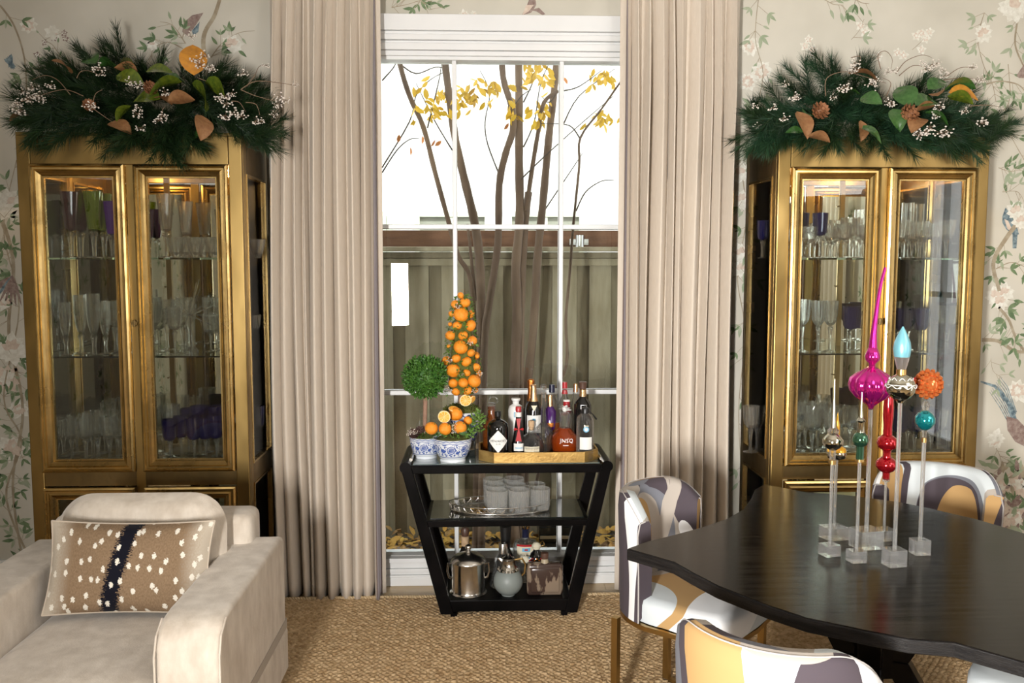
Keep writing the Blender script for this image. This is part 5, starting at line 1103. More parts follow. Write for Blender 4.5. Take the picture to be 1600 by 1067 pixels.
# 9 squat tequila with cork
y = 4.09; t, x = bottle('tequila_bottle', 'squat clear bulbous bottle with a cork stopper in front mid tray', 830, y, [(707, 19), (696, 20), (688, 18.5), (681, 12), (676, 5.2), (670, 4.4)], 'crystal'); cap(t, x, y, [(672, 3.6), (667, 4), (666, 4.8), (657.5, 4.8), (657, 3)], 'cork', 'cork')
R = 19.5 * dep(x, y, .8) / F; patch(t, (x, y, zat(x, y - R, 703)), R + .001, .075, .03, 'label_cream'); patch(t, (x, y, zat(x, y - R, 703)), R + .002, .05, .002, 'cork', 'print_line')
# 10 red cap behind
y = 4.285; t, x = bottle('red_capped_bottle', 'tall clear bottle with dark red cap and collar, rear right of tray', 882, y, [(690, 14), (640, 14), (628, 9), (618, 4.5), (610, 4.2)], 'crystal', base=TZ); cap(t, x, y, [(615, 5), (611, 4.2), (609, 4), (608.5, 3)], 'red_wax', 'collar'); cap(t, x, y, [(606.5, 4.2), (597, 4), (596.5, 2)], 'red_wax')
# 11 round rose bottle with flower stopper
y = 4.19; t, x = bottle('round_amber_bottle', 'round dark amber bottle half hidden behind the rose liqueur bottle', 870, y, [(700, 17), (690, 18), (680, 17), (673, 11), (668, 5), (660, 4.5)], 'amber', base=TZ)
y = 4.095; t, x = bottle('rose_liqueur_bottle', 'round bottle of orange-pink liqueur with a white flower stopper and white lettering', 882, y, [(706, 17.5), (698, 19.5), (688, 20.5), (680, 19.5), (674, 14), (668, 8.5)], 'rose_liquid')
R = 21 * dep(x, y, .8) / F; text(t, 'JNSQ', (x + .004, y, zat(x, y - R, 689)), .027, 'ink_white', radius=R + .0015, spread=.05); patch(t, (x, y, zat(x, y - R, 696)), R + .0015, .026, .003, 'ink_white', 'print_line')
zc_ = zat(x, y, 640); cap(t, x, y, [(668, 8.5), (655, 6.8), (645, 8), (643, 5)], 'crystal', 'neck')
for k in range(11):
    a = 2 * PI * k / 11 * 2.6; r_ = .010 + .001 * k; inst(mag_me, t, (x, y, zc_ - .006 + .001 * k), rm(a, -.2 - .07 * k, .3), .034 - .001 * k, 'ceramic', 'petal')
MB().ball((x, y, zc_), .012, 10).build('flower_heart', 'ceramic', t)
# 12 clear bottle red stopper behind
y = 4.19; t, x = bottle('clear_gin_bottle', 'clear bottle with a red neck label and white cap behind the flower stopper', 885, y, [(695, 12), (648, 12), (640, 9), (636, 5), (630, 5)], 'crystal', base=TZ); cap(t, x, y, [(646, 5.5), (628, 5.2), (627, 4)], 'red_wax', 'neck_sleeve'); cap(t, x, y, [(627, 5.5), (624.5, 5.5), (624, 3)], 'label_white')
# 13 gold cap at back
y = 4.295; t, x = bottle('whisky_bottle', 'clear bottle with a pale gold cap half hidden behind the tall black bottle', 899, y, [(690, 10), (640, 10), (625, 6), (612, 4.2)], 'crystal', base=TZ); cap(t, x, y, [(612, 4.4), (600, 4), (599, 3)], 'gold_foil')
# 14 tall black bottle
y = 4.17; t, x = bottle('black_bottle', 'tall black bottle with brown stopper and gold neck ring, right rear', 910, y, [(698, 13.5), (632, 13.5), (627, 11), (622, 6), (619, 5)], 'dark_glass', base=TZ)
cap(t, x, y, [(619, 5.6), (608, 5.4), (607.5, 4)], 'gold_foil', 'neck_ring'); cap(t, x, y, [(607, 5.6), (601, 6), (597, 6.6), (596, 5)], 'brown_cap', 'stopper'); R = 13.5 * dep(x, y, .9) / F; patch(t, (x, y, zat(x, y - R, 636)), R + .0015, .03, .02, 'steel', 'emblem'); patch(t, (x, y, zat(x, y - R, 636)), R + .002, .024, .014, 'dark_glass', 'emblem')
# 15 clear with emblem and tassel
y = 4.06; t, x = bottle('emblem_bottle', 'clear bottle with pale blue emblem, white label and black tassel, right tray end', 914, y, [(704, 13.5), (655, 13.5), (650, 11.5), (646, 6.5), (643, 5.5)], 'crystal')
cap(t, x, y, [(645, 6.6), (639, 6.4), (637, 5.6), (636, 3)], 'black_plastic', 'stopper'); R = 13.5 * dep(x, y, .85) / F; patch(t, (x, y, zat(x, y - R, 693)), R + .001, .062, .058, 'label_white')
zc_ = zat(x, y - R, 671); b = MB().lathe([(.0135, 0), (.0135, .001), (.007, .0012), (.007, .0006)], 20); b.xf(Matrix.Translation((x, y - R - .002, zc_)) @ Matrix.Rotation(PI / 2, 4, 'X')).build('emblem', 'ink_blue', t)
b = MB().lathe([(.008, 0), (.001, .0)], 14, cap=False); b.xf(Matrix.Translation((x, y - R - .0035, zc_)) @ Matrix.Rotation(PI / 2, 4, 'X')).build('emblem_centre', 'label_white', t)
for k in range(5):
    a = (k - 2) * .35; MB().hexa([(x + .011 * math.sin(a), y - R - .003, zc_ + .013), (x + .011 * math.sin(a) + .003, y - R - .003, zc_ + .013), (x + .011 * math.sin(a) + .003, y - R - .001, zc_ + .013), (x + .011 * math.sin(a), y - R - .001, zc_ + .013)], [(x + .016 * math.sin(a), y - R - .003, zc_ + .02), (x + .016 * math.sin(a) + .001, y - R - .003, zc_ + .02), (x + .016 * math.sin(a) + .001, y - R - .001, zc_ + .02), (x + .016 * math.sin(a), y - R - .001, zc_ + .02)]).build('crown_point', 'label_cream', t, 0)
MB().tube([P(919, 641, y=4.03), P(926, 647, y=4.02), P(932, 655, y=4.02)], [.002, .003, .005], 6).build('tassel', 'black_plastic', t)

# ---- middle shelf: gallery tray, tumblers
ZS = ZM + .0045; gy0 = 4.155; gx0 = float(P(781, 790, y=gy0)[0]); rx_, ry_ = 74 * dep(gx0, gy0, ZS) / F, .115
gt = T('gallery_tray', 'oval silver gallery tray with a pierced swagged rim on the middle shelf', 'tray', (gx0, gy0, ZS))
ov = lambda a, s_=1, z=0: (gx0 + rx_ * s_ * math.cos(a) * (1 + .035 * math.cos(a * 2) ** 4), gy0 + ry_ * s_ * math.sin(a), ZS + z)
MB().prism([ov(a)[:2] for a in np.linspace(0, 2 * PI, 49)[:-1]], ZS + .001, ZS + .004).build('base', 'silver', gt, 0)
MB().tube([ov(a, 1.0, .006) for a in np.linspace(0, 2 * PI, 61)], .003, 6).build('lower_rim', 'silver', gt, 60)
MB().tube([ov(a, 1.04, .036 + .006 * abs(math.cos(a)) ** 6) for a in np.linspace(0, 2 * PI, 61)], .0025, 6).build('upper_rim', 'silver', gt, 60)
b = MB(); ns = 34
for k in range(ns):
    a0 = 2 * PI * k / ns; a1 = a0 + 2 * PI / ns
    b.tube([ov(a0, 1.0, .006), ov(a0, 1.03, .036)], .0012, 4)
    b.tube([ov(a0 + (a1 - a0) * s_, 1.02, .030 - .016 * math.sin(PI * s_)) for s_ in np.linspace(0, 1, 6)], .0013, 4)
    b.tube([ov(a0 + (a1 - a0) * s_, 1.01, .020 - .010 * math.sin(PI * s_)) for s_ in np.linspace(0, 1, 5)], .0010, 4)
b.build('pierced_gallery', 'silver', gt, 60)
tm = None
for k, (px, py, y, lb) in enumerate(((771, 747, 4.235, 'back row left'), (803, 746, 4.24, 'back row middle'), (836, 755, 4.215, 'back row right'), (774, 756, 4.16, 'middle row left'), (806, 756, 4.165, 'middle row centre'), (843, 762, 4.13, 'front row right'), (777, 765, 4.085, 'front row left'), (811, 764, 4.085, 'front row middle'))):
    x = float(P(px, 780, y=y)[0]); h = zat(x, y, py) - ZS - .005; lab = 'ribbed clear tumbler on the silver gallery tray, ' + lb
    if tm is None:
        r_ = 15.5 * dep(x, y, .55) / F; tm = T('ribbed_tumbler', lab, 'tumbler', (x, y, ZS + .0048), 0, 'ribbed tumblers on the gallery tray'); z0 = ZS + .0048
        MB().lathe([(r_ * .85, z0), (r_ * .93, z0 + .005), (r_, z0 + h), (r_ * .93, z0 + h), (r_ * .88, z0 + .012), (.001, z0 + .010)], 96, (x, y), flute=.10, nf=32, cap=True).build('body', 'tumbler_glass', tm, 0); h0 = h
    else: dup(tm, (x, y, ZS + .0048), lab, 'ribbed tumblers on the gallery tray', scale=(1, 1, h / h0))
q = P(745, 792, y=4.13); t = T('brass_bottle_opener', 'ornate brass opener lying left of the tumblers on the gallery tray', 'opener', (q[0], 4.13, ZS + .005))
MB().tube([(q[0] - .03, 4.13, ZS + .012), (q[0] - .01, 4.125, ZS + .012)], .005, 8).build('handle', 'gold', t)
MB().tube([(q[0] + .008 + .018 * math.cos(a), 4.125 + .016 * math.sin(a), ZS + .011) for a in np.linspace(0, 2 * PI, 17)], .005, 8).build('ring', 'gold', t)
MB().tube([(q[0] + .025, 4.13, ZS + .012), (q[0] + .035, 4.14, ZS + .016), (q[0] + .045, 4.13, ZS + .012)], .0045, 8).build('finial', 'gold', t)

# ---- bottom shelf
ZL = ZB + .0005
y = 4.10; x = float(P(732, 920, y=y)[0]); ib = T('ice_bucket', 'lidded silver ice bucket with ornate side handles on the bottom shelf', 'bucket', (x, y, ZL))
rr = prof(x, y, [(925, 28.5), (923.5, 29), (921.5, 26.5), (919, 25.6), (880, 26), (876, 27)]); rr[0] = (rr[0][0], ZL)
MB().lathe(rr, 40, (x, y)).build('body', 'silver', ib, 30)
MB().lathe(prof(x, y, [(876, 28), (873, 27), (868, 22), (864, 12), (862, 5), (859, 3)]), 32, (x, y)).build('lid', 'nickel', ib, 40)
q = zat(x, y, 855); MB().ball((x, y, q), .016, 12).build('knob', 'silver', ib)
for s_ in (-1, 1):
    hx = x + s_ * rr[4][0]; za, zb = zat(x, y, 880), zat(x, y, 903)
    MB().tube([(hx, y, za), (hx + s_ * .016, y, za + .002), (hx + s_ * .020, y, (za + zb) / 2), (hx + s_ * .012, y, zb + .006), (hx, y, zb)], .006, 8).build('handle', 'silver', ib)
y = 4.29; t, x = bottle('corked_bottle', 'dark bottle with a cork and black stopper behind the ice bucket', 727, y, [(900, 11), (868, 11), (858, 7), (852, 4.5)], 'dark_glass', base=ZL); cap(t, x, y, [(852, 6), (838, 6.4), (837, 5)], 'cork', 'cork'); cap(t, x, y, [(837, 5.5), (828, 7), (824, 5)], 'brown_cap', 'stopper')
y = 4.24; t, x = bottle('wine_bottle', 'tall bottle with a long black capsule behind the frosted jug', 790, y, [(905, 14), (870, 14), (862, 9), (852, 5.5)], 'dark_glass', base=ZL); cap(t, x, y, [(856, 7), (830, 8.5), (822, 9), (821, 6)], 'black_plastic', 'capsule')
y = 4.17; t, x = bottle('conical_carafe', 'clear conical carafe with a metal collar beside the ice bucket', 786, y, [(915, 21), (905, 20), (880, 12), (866, 7), (862, 6)], 'crystal', base=ZL); cap(t, x, y, [(864, 7), (850, 6.6), (848.5, 6), (848, 3)], 'nickel', 'collar')
# frosted jug
y = 4.05; x = float(P(794, 920, y=y)[0]); jug = T('frosted_jug', 'round frosted glass jug with an ornate silver collar and handle', 'jug', (x, y, ZL)); c0 = zat(x, y, 909); R = 23 * dep(x, y, .2) / F; c0 = ZL + R * .97
MB().lathe([(R * .45, ZL)] + [(R * math.sin(a), c0 - R * math.cos(a)) for a in np.linspace(.5, PI - .55, 16)], 32, (x, y)).build('globe', 'frosted', jug)
zt = c0 + R * .82
MB().lathe([(R * .62, zt - .012), (R * .72, zt - .004), (R * .60, zt + .004), (R * .48, zt + .018), (R * .42, zt + .035), (R * .46, zt + .046), (R * .30, zt + .05)], 24, (x, y), flute=.12, nf=14).build('collar', 'silver', jug)
for k in range(12): a = 2 * PI * k / 12; MB().ball((x + R * .66 * math.cos(a), y + R * .66 * math.sin(a), zt + .0), .0075, 8).build('boss', 'silver', jug)
MB().lathe([(R * .40, zt + .05), (R * .42, zt + .054), (R * .2, zt + .062), (.006, zt + .072), (.001, zt + .078)], 16, (x, y)).build('lid', 'silver', jug)
MB().tube([(x + R * .45, y, zt + .045), (x + R * .95, y, zt + .05), (x + R * 1.18, y, zt + .02), (x + R * 1.1, y, zt - .02), (x + R * .88, y, zt - .035)], .005, 8).build('handle', 'gold', jug)
MB().tube([(x - R * .4, y, zt + .04), (x - R * .62, y, zt + .052), (x - R * .72, y, zt + .05)], [.012, .008, .004], 8).build('spout', 'silver', jug)
# bottle with red band label and blue cap
y = 4.26; t, x = bottle('labelled_liqueur_bottle', 'clear bottle with cream label, red band and navy crown cap at the back', 821, y, [(900, 20), (852, 20), (845, 17), (842, 8), (838, 5)], 'crystal', base=ZL); cap(t, x, y, [(839, 5.5), (828, 5.2), (826, 6.5), (825, 4)], 'navy_cap')
for k in range(6): a = 2 * PI * k / 6; z_ = zat(x, y, 824); MB().tube([(x + .014 * math.cos(a), y + .014 * math.sin(a), z_ - .004), (x + .018 * math.cos(a), y + .018 * math.sin(a), z_ + .008)], [.004, .001], 5).build('crown_point', 'gold', t)
R = 20 * dep(x, y, .3) / F; zz = zat(x, y - R, 866); patch(t, (x, y, zz), R + .001, .10, .085, 'label_cream'); patch(t, (x, y, zz + .042), R + .0015, .10, .010, 'red_wax', 'red_band'); text(t, 'Don Amor', (x, y, zz - .006), .014, 'ink', radius=R + .002)
patch(t, (x, y, zz + .022), R + .002, .04, .018, 'ink_blue', 'crest'); patch(t, (x, y, zz + .022), R + .0025, .018, .008, 'red_wax', 'crest')
# beaded bottle
y = 4.15; t, x = bottle('beaded_bottle', 'small bottle wrapped in a multicoloured beaded band between jug and agate flask', 838, y, [(915, 12), (872, 12), (864, 9), (860, 5), (856, 4.5)], 'dark_glass', base=ZL); cap(t, x, y, [(857, 6), (852, 7.5), (848, 5), (847, 3)], 'label_cream')
MB().tube([(q_[0], 4.15, q_[2]) for q_ in (P(841, 848, y=4.15), P(848, 845, y=4.15), P(851, 851, y=4.15), P(844, 854, y=4.15))], .003, 6).build('cap_ring', 'gold', t)
R = 12.4 * dep(x, y, .25) / F; colsb = ['red_wax', 'label_white', 'ink_blue', 'needles_lit', 'orange_peel', 'ink']
for r_ in range(5):
    for k in range(9):
        a = -1.1 + 2.2 * k / 8; zz = zat(x, y - R, 884) + r_ * .0085 + .0
        mt = colsb[(abs(k - 4) + r_) % 6]; inst_ = MB().ball((x + (R + .001) * math.sin(a), y - (R + .001) * math.cos(a), zz), .0042, 6); inst_.build('bead', mt, t)
# agate flask
y = 4.05; q0 = P(851, 900, y=y); x = float(q0[0]); fk = T('agate_flask', 'flat square brown swirled agate-look flask on the right of the bottom shelf', 'flask', (x, y, ZL)); k_ = dep(x, y, .2) / F
zt = zat(x, y, 878); hw = 28.5 * k_
MB().rbox(x - hw, x + hw, y - .028, y + .028, ZL, zt, .018, 4).build('body', 'agate', fk, 60); MB().rbox(x - hw * .86, x + hw * .86, y - .033, y + .033, ZL + .012, zt - .014, .015, 3).build('raised_panel', 'agate', fk, 60)
MB().lathe([(.020, zt - .004), (.018, zt + .01), (.013, zt + .018)], 18, (x, y)).build('neck', 'agate_neck', fk); MB().lathe([(.017, zt + .018), (.019, zt + .035), (.018, zt + .045), (.010, zt + .048)], 18, (x, y)).build('stopper', 'brown_cap', fk)

# ================================================================== ARMCHAIR AND PILLOW
ac = T('armchair', 'cream velvet block-armed armchair in the lower left corner with a spotted pillow', 'armchair', (-1.23, 2.95, 0))
ARMZ = .605
def arm(x0, x1):
    # flat topped arm whose front end slopes off in a rounded nose
    pr = [(3.40, .075), (3.40, ARMZ - .03), (3.37, ARMZ), (2.66, ARMZ), (2.60, ARMZ - .006), (2.555, ARMZ - .03), (2.53, ARMZ - .075), (2.525, .30), (2.525, .075)]
    mb = MB(); mb.prism([(a, c_) for a, c_ in pr][::-1], x0, x1, axis='x')
    o = mb.build('arm', 'velvet', ac, 40, bevel=.016); o.modifiers['bevel'].segments = 4; return o
arm(-.955, -.765); arm(-1.70, -1.51)
for xa in (-.765, -.955, -1.70, -1.51):
    MB().tube([(xa, 2.60, ARMZ - .012), (xa, 2.545, ARMZ - .045), (xa, 2.523, ARMZ - .10), (xa, 2.522, .09)], .0035, 6).build('piping', 'velvet', ac)
MB().rbox(-1.52, -.95, 2.56, 3.3, .075, .32, .02).build('seat_base', 'velvet', ac)
MB().box(-1.705, -.760, 2.50, 3.405, .055, .225).build('base_skirt', 'velvet', ac, 0, bevel=.008)
MB().box(-1.703, -.7625, 2.503, 3.403, .225, .262).build('recess_band', 'velvet_shade', ac, 0)  # shadow line along the base put in as a darker velvet colour
MB().rbox(-1.517, -.948, 2.42, 3.20, .30, .435, .045, sub=9, puff=.022).build('seat_cushion', 'velvet', ac, 80)
MB().rbox(-1.60, -.862, 3.27, 3.44, .2, .715, .035, 4).build('back_frame', 'velvet', ac, 60)
# back cushion: rounded outline, domed front, leaning back
def cushion(x0, x1, z0, z1, yc, th, rc, lean, name, mat, parent, lobe=0, uv=False, pinch=0, rot=None, nx=26, nz=22):
    mb = MB(); vs = []; uvs = []; cx, cz, hx, hz_ = (x0 + x1) / 2, (z0 + z1) / 2, (x1 - x0) / 2, (z1 - z0) / 2
    for side in (-1, 1):
        for j in range(nz + 1):
            for i in range(nx + 1):
                u, v = -1 + 2 * i / nx, -1 + 2 * j / nz
                if pinch: sx__ = 1 - pinch * (1 - v * v) * .0 - pinch * (1 - abs(v) ** 2); sz__ = 1 - pinch * 1.3 * (1 - abs(u) ** 2); X_, Z_ = u * hx * sx__, v * hz_ * sz__
                else:
                    X_, Z_ = u * hx, v * hz_; r = rc
                    ex, ez = abs(X_) - (hx - r), abs(Z_) - (hz_ - r)
                    if ex > 0 and ez > 0:
                        m_ = max(ex, ez); L = math.hypot(ex, ez); ex, ez = ex * m_ / L, ez * m_ / L; X_ = math.copysign(hx - r + ex, X_); Z_ = math.copysign(hz_ - r + ez, Z_)
                e_ = (1 - abs(u) ** (2.2 if pinch else 6)) * (1 - abs(v) ** (2.2 if pinch else 6)); e_ = max(e_, 0) ** (.5 if pinch else .38)
                wr = .004 * math.sin(9 * u + 3 * v) * e_
                vs.append((cx + X_, yc + side * th * e_ * (1 + .12 * math.cos(u * 2)) + lean * (v + 1) + wr, cz + Z_)); uvs.append(((u + 1) / 2, (v + 1) / 2))
    W_ = nx + 1; o_ = W_ * (nz + 1); fs = []
    for s_ in range(2):
        for j in range(nz):
            for i in range(nx):
                q_ = [s_ * o_ + j * W_ + i, s_ * o_ + j * W_ + i + 1, s_ * o_ + (j + 1) * W_ + i + 1, s_ * o_ + (j + 1) * W_ + i]; fs.append(q_ if s_ == 0 else q_[::-1])
    mb.add(vs, fs, 0, uvs)
    if rot is not None: mb.xf(rot)
    return mb.build(name, mat, parent, 180), vs
cushion(-1.535, -.925, .40, .822, 3.15, .085, .13, .03, 'back_cushion', 'velvet', ac)
for s_ in (-1, 1):
    pts = []
    for a in np.linspace(-.2, 1, 30):
        pass
b = MB(); arcp = [(-1.533, 3.085, .45), (-1.533, 3.10, .66)] + [(-1.405 - .128 * math.cos(a), 3.105, .69 + .128 * math.sin(a)) for a in np.linspace(0, PI / 2, 7)] + [(-1.055 + .128 * math.sin(a), 3.105, .69 + .128 * math.cos(a)) for a in np.linspace(0, PI / 2, 7)] + [(-.927, 3.10, .66), (-.927, 3.085, .45)]

for x in (-1.64, -.82):
    for y in (2.56, 3.34): MB().lathe([(.018, .0085), (.024, .056)], 12, (x, y)).build('foot', 'black_lacquer', ac)
pil = T('fawn_pillow', 'brown white-spotted lumbar pillow with a dark centre stripe leaning in the armchair', 'pillow', (-1.21, 2.93, .45))
Rm = Matrix.Translation((-1.205, 2.95, .465)) @ Matrix.Rotation(math.radians(3), 4, 'Z') @ Matrix.Rotation(math.radians(1.5), 4, 'Y') @ Matrix.Rotation(math.radians(-17), 4, 'X')
po, pv = cushion(-.275, .275, .0, .315, 0, .075, .02, 0, 'cover', 'fawn_print', pil, uv=True, pinch=.055, rot=Rm, nx=30, nz=20)
hx, hz_ = .275, .1575; ed = []
for u, v in [(u, -1) for u in np.linspace(-1, 1, 24)] + [(1, v) for v in np.linspace(-1, 1, 14)] + [(u, 1) for u in np.linspace(1, -1, 24)] + [(-1, v) for v in np.linspace(1, -1, 14)]:
    ed.append(Rm @ Vector((u * hx * (1 - .055 * (1 - v * v)), 0, .1575 + v * hz_ * (1 - .055 * 1.3 * (1 - u * u)))))
MB().tube(ed, .0035, 6).build('seam_piping', 'fur_back', pil, 80)

# ================================================================== DINING TABLE
tbl = T('dining_table', 'black-stained dining table with notched corners and curved sides holding the glass finials', 'table', (1.225, 2.695, 0))
side_a = [(.472, 2.724), (.545, 2.79), (.668, 2.871), (.775, 2.947), (.888, 3.044), (.983, 3.164), (1.062, 3.32), (1.118, 3.452), (1.183, 3.530)]
near = [(1.141, 1.993), (1.041, 2.019), (.966, 2.063), (.839, 2.151), (.768, 2.239), (.672, 2.388), (.626, 2.499), (.593, 2.591)]
ref = lambda L: [(2.45 - a, 5.39 - c_) for a, c_ in L]
side_c = ref(side_a)       # from far right tip to near tip
far = ref(near)            # (1.309,3.397) ... (1.857,2.799)
outl = side_a + far + side_c + near
def dens(L, n=4):
    return L
MB().prism(outl, .712, .748).build('top', 'table_edge', tbl, 25, bevel=.003)
MB().prism([(1.225 + (a - 1.225) * .993, 2.695 + (c_ - 2.695) * .993) for a, c_ in outl], .7485, .7502).build('top_veneer', 'table_wood', tbl, 0, label='satin grained black top surface')
pa = math.atan2(.89, .72)
for k in range(4):
    a = pa + k * PI / 2 + .2; c0, s0 = math.cos(a), math.sin(a); cx, cy = 1.27, 2.70
    def sq(r, z, w_, d_): return [(cx + c0 * (r - d_) - s0 * w_, cy + s0 * (r - d_) + c0 * w_, z), (cx + c0 * (r + d_) - s0 * w_, cy + s0 * (r + d_) + c0 * w_, z), (cx + c0 * (r + d_) + s0 * w_, cy + s0 * (r + d_) - c0 * w_, z), (cx + c0 * (r - d_) + s0 * w_, cy + s0 * (r - d_) - c0 * w_, z)]
    MB().hexa(sq(.30, .012, .035, .04), sq(.07, .40, .035, .04)).build('lower_leg', 'black_lacquer', tbl, 0, bevel=.004)
    MB().hexa(sq(.07, .40, .035, .04), sq(.24, .712, .035, .04)).build('upper_leg', 'black_lacquer', tbl, 0, bevel=.004)
MB().box(1.21, 1.33, 2.64, 2.76, .34, .46).build('hub', 'black_lacquer', tbl, 0, bevel=.004)

# ================================================================== DINING CHAIRS
def dchair(ox, oy, fx, fy, label, inner, outer):
    t = T('dining_chair', label, 'chair', (ox, oy, .008), math.atan2(-fx, fy), None)
    ORG[t.name] = (0, 0, 0)
    A, Bb, yc, th = .236, .23, -.03, .060; NS = 40; z0, z1 = .40, .835
    prof_o = [(0, z0), (0, z0 + .15), (-.01, z1 - .10), (-.012, z1 - .02), (-.006, z1 - .004), (.006, z1)]
    def pt(s_, off, z):
        a = s_ * math.radians(76); sn, cs_ = math.sin(a), math.cos(a); nx, ny = sn / A, -cs_ / Bb; L = math.hypot(nx, ny)
        # ends drop a little
        zz = z - (max(abs(s_) - .55, 0) / .45) ** 2 * .075 * max((z - z0) / (z1 - z0), 0)
        return (A * sn - nx / L * off, yc - Bb * cs_ - ny / L * off, zz)
    outs = [(0, z0), (-.004, z0 + .2), (-.010, z1 - .06), (-.006, z1 - .012), (.006, z1 - .002)]; ins = [(.020, z1), (th - .012, z1 - .004), (th - .002, z1 - .02), (th, z1 - .08), (th + .006, z0 + .25), (th + .006, z0 + .06)]
    for nm, rows, m_ in (('backrest_outer', outs + ins[:1], outer), ('backrest_inner', ins, inner)):
        vs, uvs = [], []
        for (off, z) in rows:
            for i in range(NS + 1): s_ = -1 + 2 * i / NS; vs.append(pt(s_, off, z)); uvs.append((s_ * .42, z - z0 + (off - .01 if nm == 'backrest_inner' and z > z1 - .03 else 0)))
        R_ = len(rows); mb = MB(); mb.add(vs, [(r_ * (NS + 1) + i, r_ * (NS + 1) + i + 1, (r_ + 1) * (NS + 1) + i + 1, (r_ + 1) * (NS + 1) + i) for r_ in range(R_ - 1) for i in range(NS)], 0, uvs)
        mb.build(nm, m_, t, 80)
    for s_ in (-1, 1):   # front ends of the shell
        rows = outs + ins; vs = [pt(s_, off, z) for off, z in rows]; uvs = [(.25 * s_ + off, z - z0) for off, z in rows]
        MB().add(vs, [tuple(range(len(vs))) if s_ > 0 else tuple(range(len(vs)))[::-1]], 0, uvs).build('backrest_end', outer, t, 0)
        MB().tube([pt(s_, off, z) for off, z in ((.002, z0), (.0, z0 + .2), (-.006, z1 - .06), (.004, z1 - .008), (.03, z1 - .002))], .003, 6).build('piping', 'ceramic_cloth', t, 60)
    MB().tube([pt(-1 + 2 * i / NS, .004, z1 - .002) for i in range(NS + 1)], .0018, 6).build('piping', 'ceramic_cloth', t, 60)
    # seat: D shaped pad
    ol = []
    for i in range(25): a = math.radians(-100 + 200 * i / 24); ol.append(((A - .02) * math.sin(a), yc - (Bb - .02) * math.cos(a)))
    ol += [(.222, .10), (.215, .20), (.20, .235), (.12, .25), (0, .253), (-.12, .25), (-.20, .235), (-.215, .20), (-.222, .10)]
    mb = MB(); n = len(ol); vs = []; uvs = []
    for (sc, z) in ((1, .402), (1.005, .43), (1.0, .462), (.97, .478), (.8, .486), (.4, .490), (.01, .491)):
        for (a, c_) in ol: vs.append((a * sc, c_ * sc, z)); uvs.append((a * sc + (0 if z > .47 else (.47 - z) * .3), c_ * sc + (.47 - z if z < .47 else 0)))
    mb.add(vs, [(r_ * n + i, r_ * n + (i + 1) % n, (r_ + 1) * n + (i + 1) % n, (r_ + 1) * n + i) for r_ in range(6) for i in range(n)], 0, uvs); mb.build('seat', 'chair_print_seat', t, 60)
    # brass rim under the upholstery, legs, floor rails
    rim = []
    for i in range(25): a = math.radians(-84 + 168 * i / 24); rim.append((A * math.sin(a), yc - Bb * math.cos(a)))
    rim += [(.228, .10), (.222, .20), (.20, .24), (0, .256), (-.20, .24), (-.222, .20), (-.228, .10)]
    MB().prism(rim, .382, .399).build('rim', 'chair_brass', t, 30)
    for x in (-.19, .19):
        for y in (-.20, .19): MB().box(x - .0125, x + .0125, y - .0125, y + .0125, .012, .382).build('leg', 'chair_brass', t, 0, bevel=.001)
        MB().box(x - .0125, x + .0125, -.187, .177, 0.0, .016).build('floor_rail', 'chair_brass', t, 0)
    return t
M('chair_brass', (.46, .31, .12), .3, 1); M('ceramic_cloth', (.45, .42, .40), .8)
dchair(.768, 3.06, .75, -.66, 'curved-back dining chair with brass legs at the left tip of the table, near the curtain', 'chair_print_inner', 'chair_print_outer')
dchair(.725, 1.985, .58, .81, 'dining chair nearest the camera with its printed outer back turned to us', 'chair_print_inner', 'chair_print_outer')
dchair(1.78, 3.28, -.45, -.89, 'dining chair on the far side of the table in front of the right cabinet', 'chair_print_wall', 'chair_print_outer')
dchair(1.695, 2.345, -.75, .66, 'dining chair cut off by the lower right corner, pale blue seat under the table edge', 'chair_print_inner', 'chair_print_outer')

# ================================================================== GLASS FINIALS ON ACRYLIC STANDS
TT = .7507
def stand(name, label, bpx, bpy, w_, hpx, rpx, parts, rtop, rot=.25, rod=.0052, cat='ornament'):
    q = P(bpx, bpy, z=TT + .01); x, y = float(q[0]), float(q[1]); h = zat(x, y, bpy - hpx * .5) - TT
    t = T(name, label, cat, (x, y, TT)); R = Matrix.Translation((x, y, 0)) @ Matrix.Rotation(rot, 4, 'Z')
    MB().box(-w_ / 2, w_ / 2, -w_ * .42, w_ * .42, TT, TT + h).xf(R).build('base', 'acrylic', t, 0, bevel=.0012)
    xr = x; zr = zat(xr, y, rtop)
    MB().tube([(xr, y, TT + h * .65), (xr, y, zr)], rod, 10).build('rod', 'acrylic', t, 60)
    for (nm, mat, rows, kw) in parts:
        MB().lathe(prof(xr, y, rows), kw.pop('seg', 28), (xr, y), **kw).build(nm, mat, t, 60 if not kw.get('flute') else 80)
    return t, xr, y
stand('silver_finial', 'small silver and clear glass finial with needle spire, front left of the stands', 1296, 862, .052, 24, 1300,
    [('collar', 'gold', [(725, 5.5), (719, 5.5), (718.5, 4)], {}), ('neck', 'crystal', [(719, 4.5), (703, 5)], {}), ('bulb', 'mercury', [(703, 5), (699, 11), (693, 15.5), (687, 15.8), (681, 11), (676, 6)], {}), ('shoulder', 'crystal', [(676, 8), (672, 9), (668, 4.5), (660, 4)], {}), ('spire', 'mercury', [(668, 4.5), (650, 3), (620, 1.6), (592, .6)], {})], 720)
stand('amber_finial', 'small yellow amber glass finial behind the silver one', 1303, 836, .075, 28, 1308,
    [('bulb', 'mercury', [(718, 5), (715, 13), (708, 15), (705, 14)], {}), ('dome', 'yellow_glass', [(705, 15), (700, 13.5), (696, 7), (690, 3.5)], {}), ('spire', 'yellow_glass', [(694, 3), (682, 4.2), (665, 4), (655, 2), (645, .6)], {})], 716)
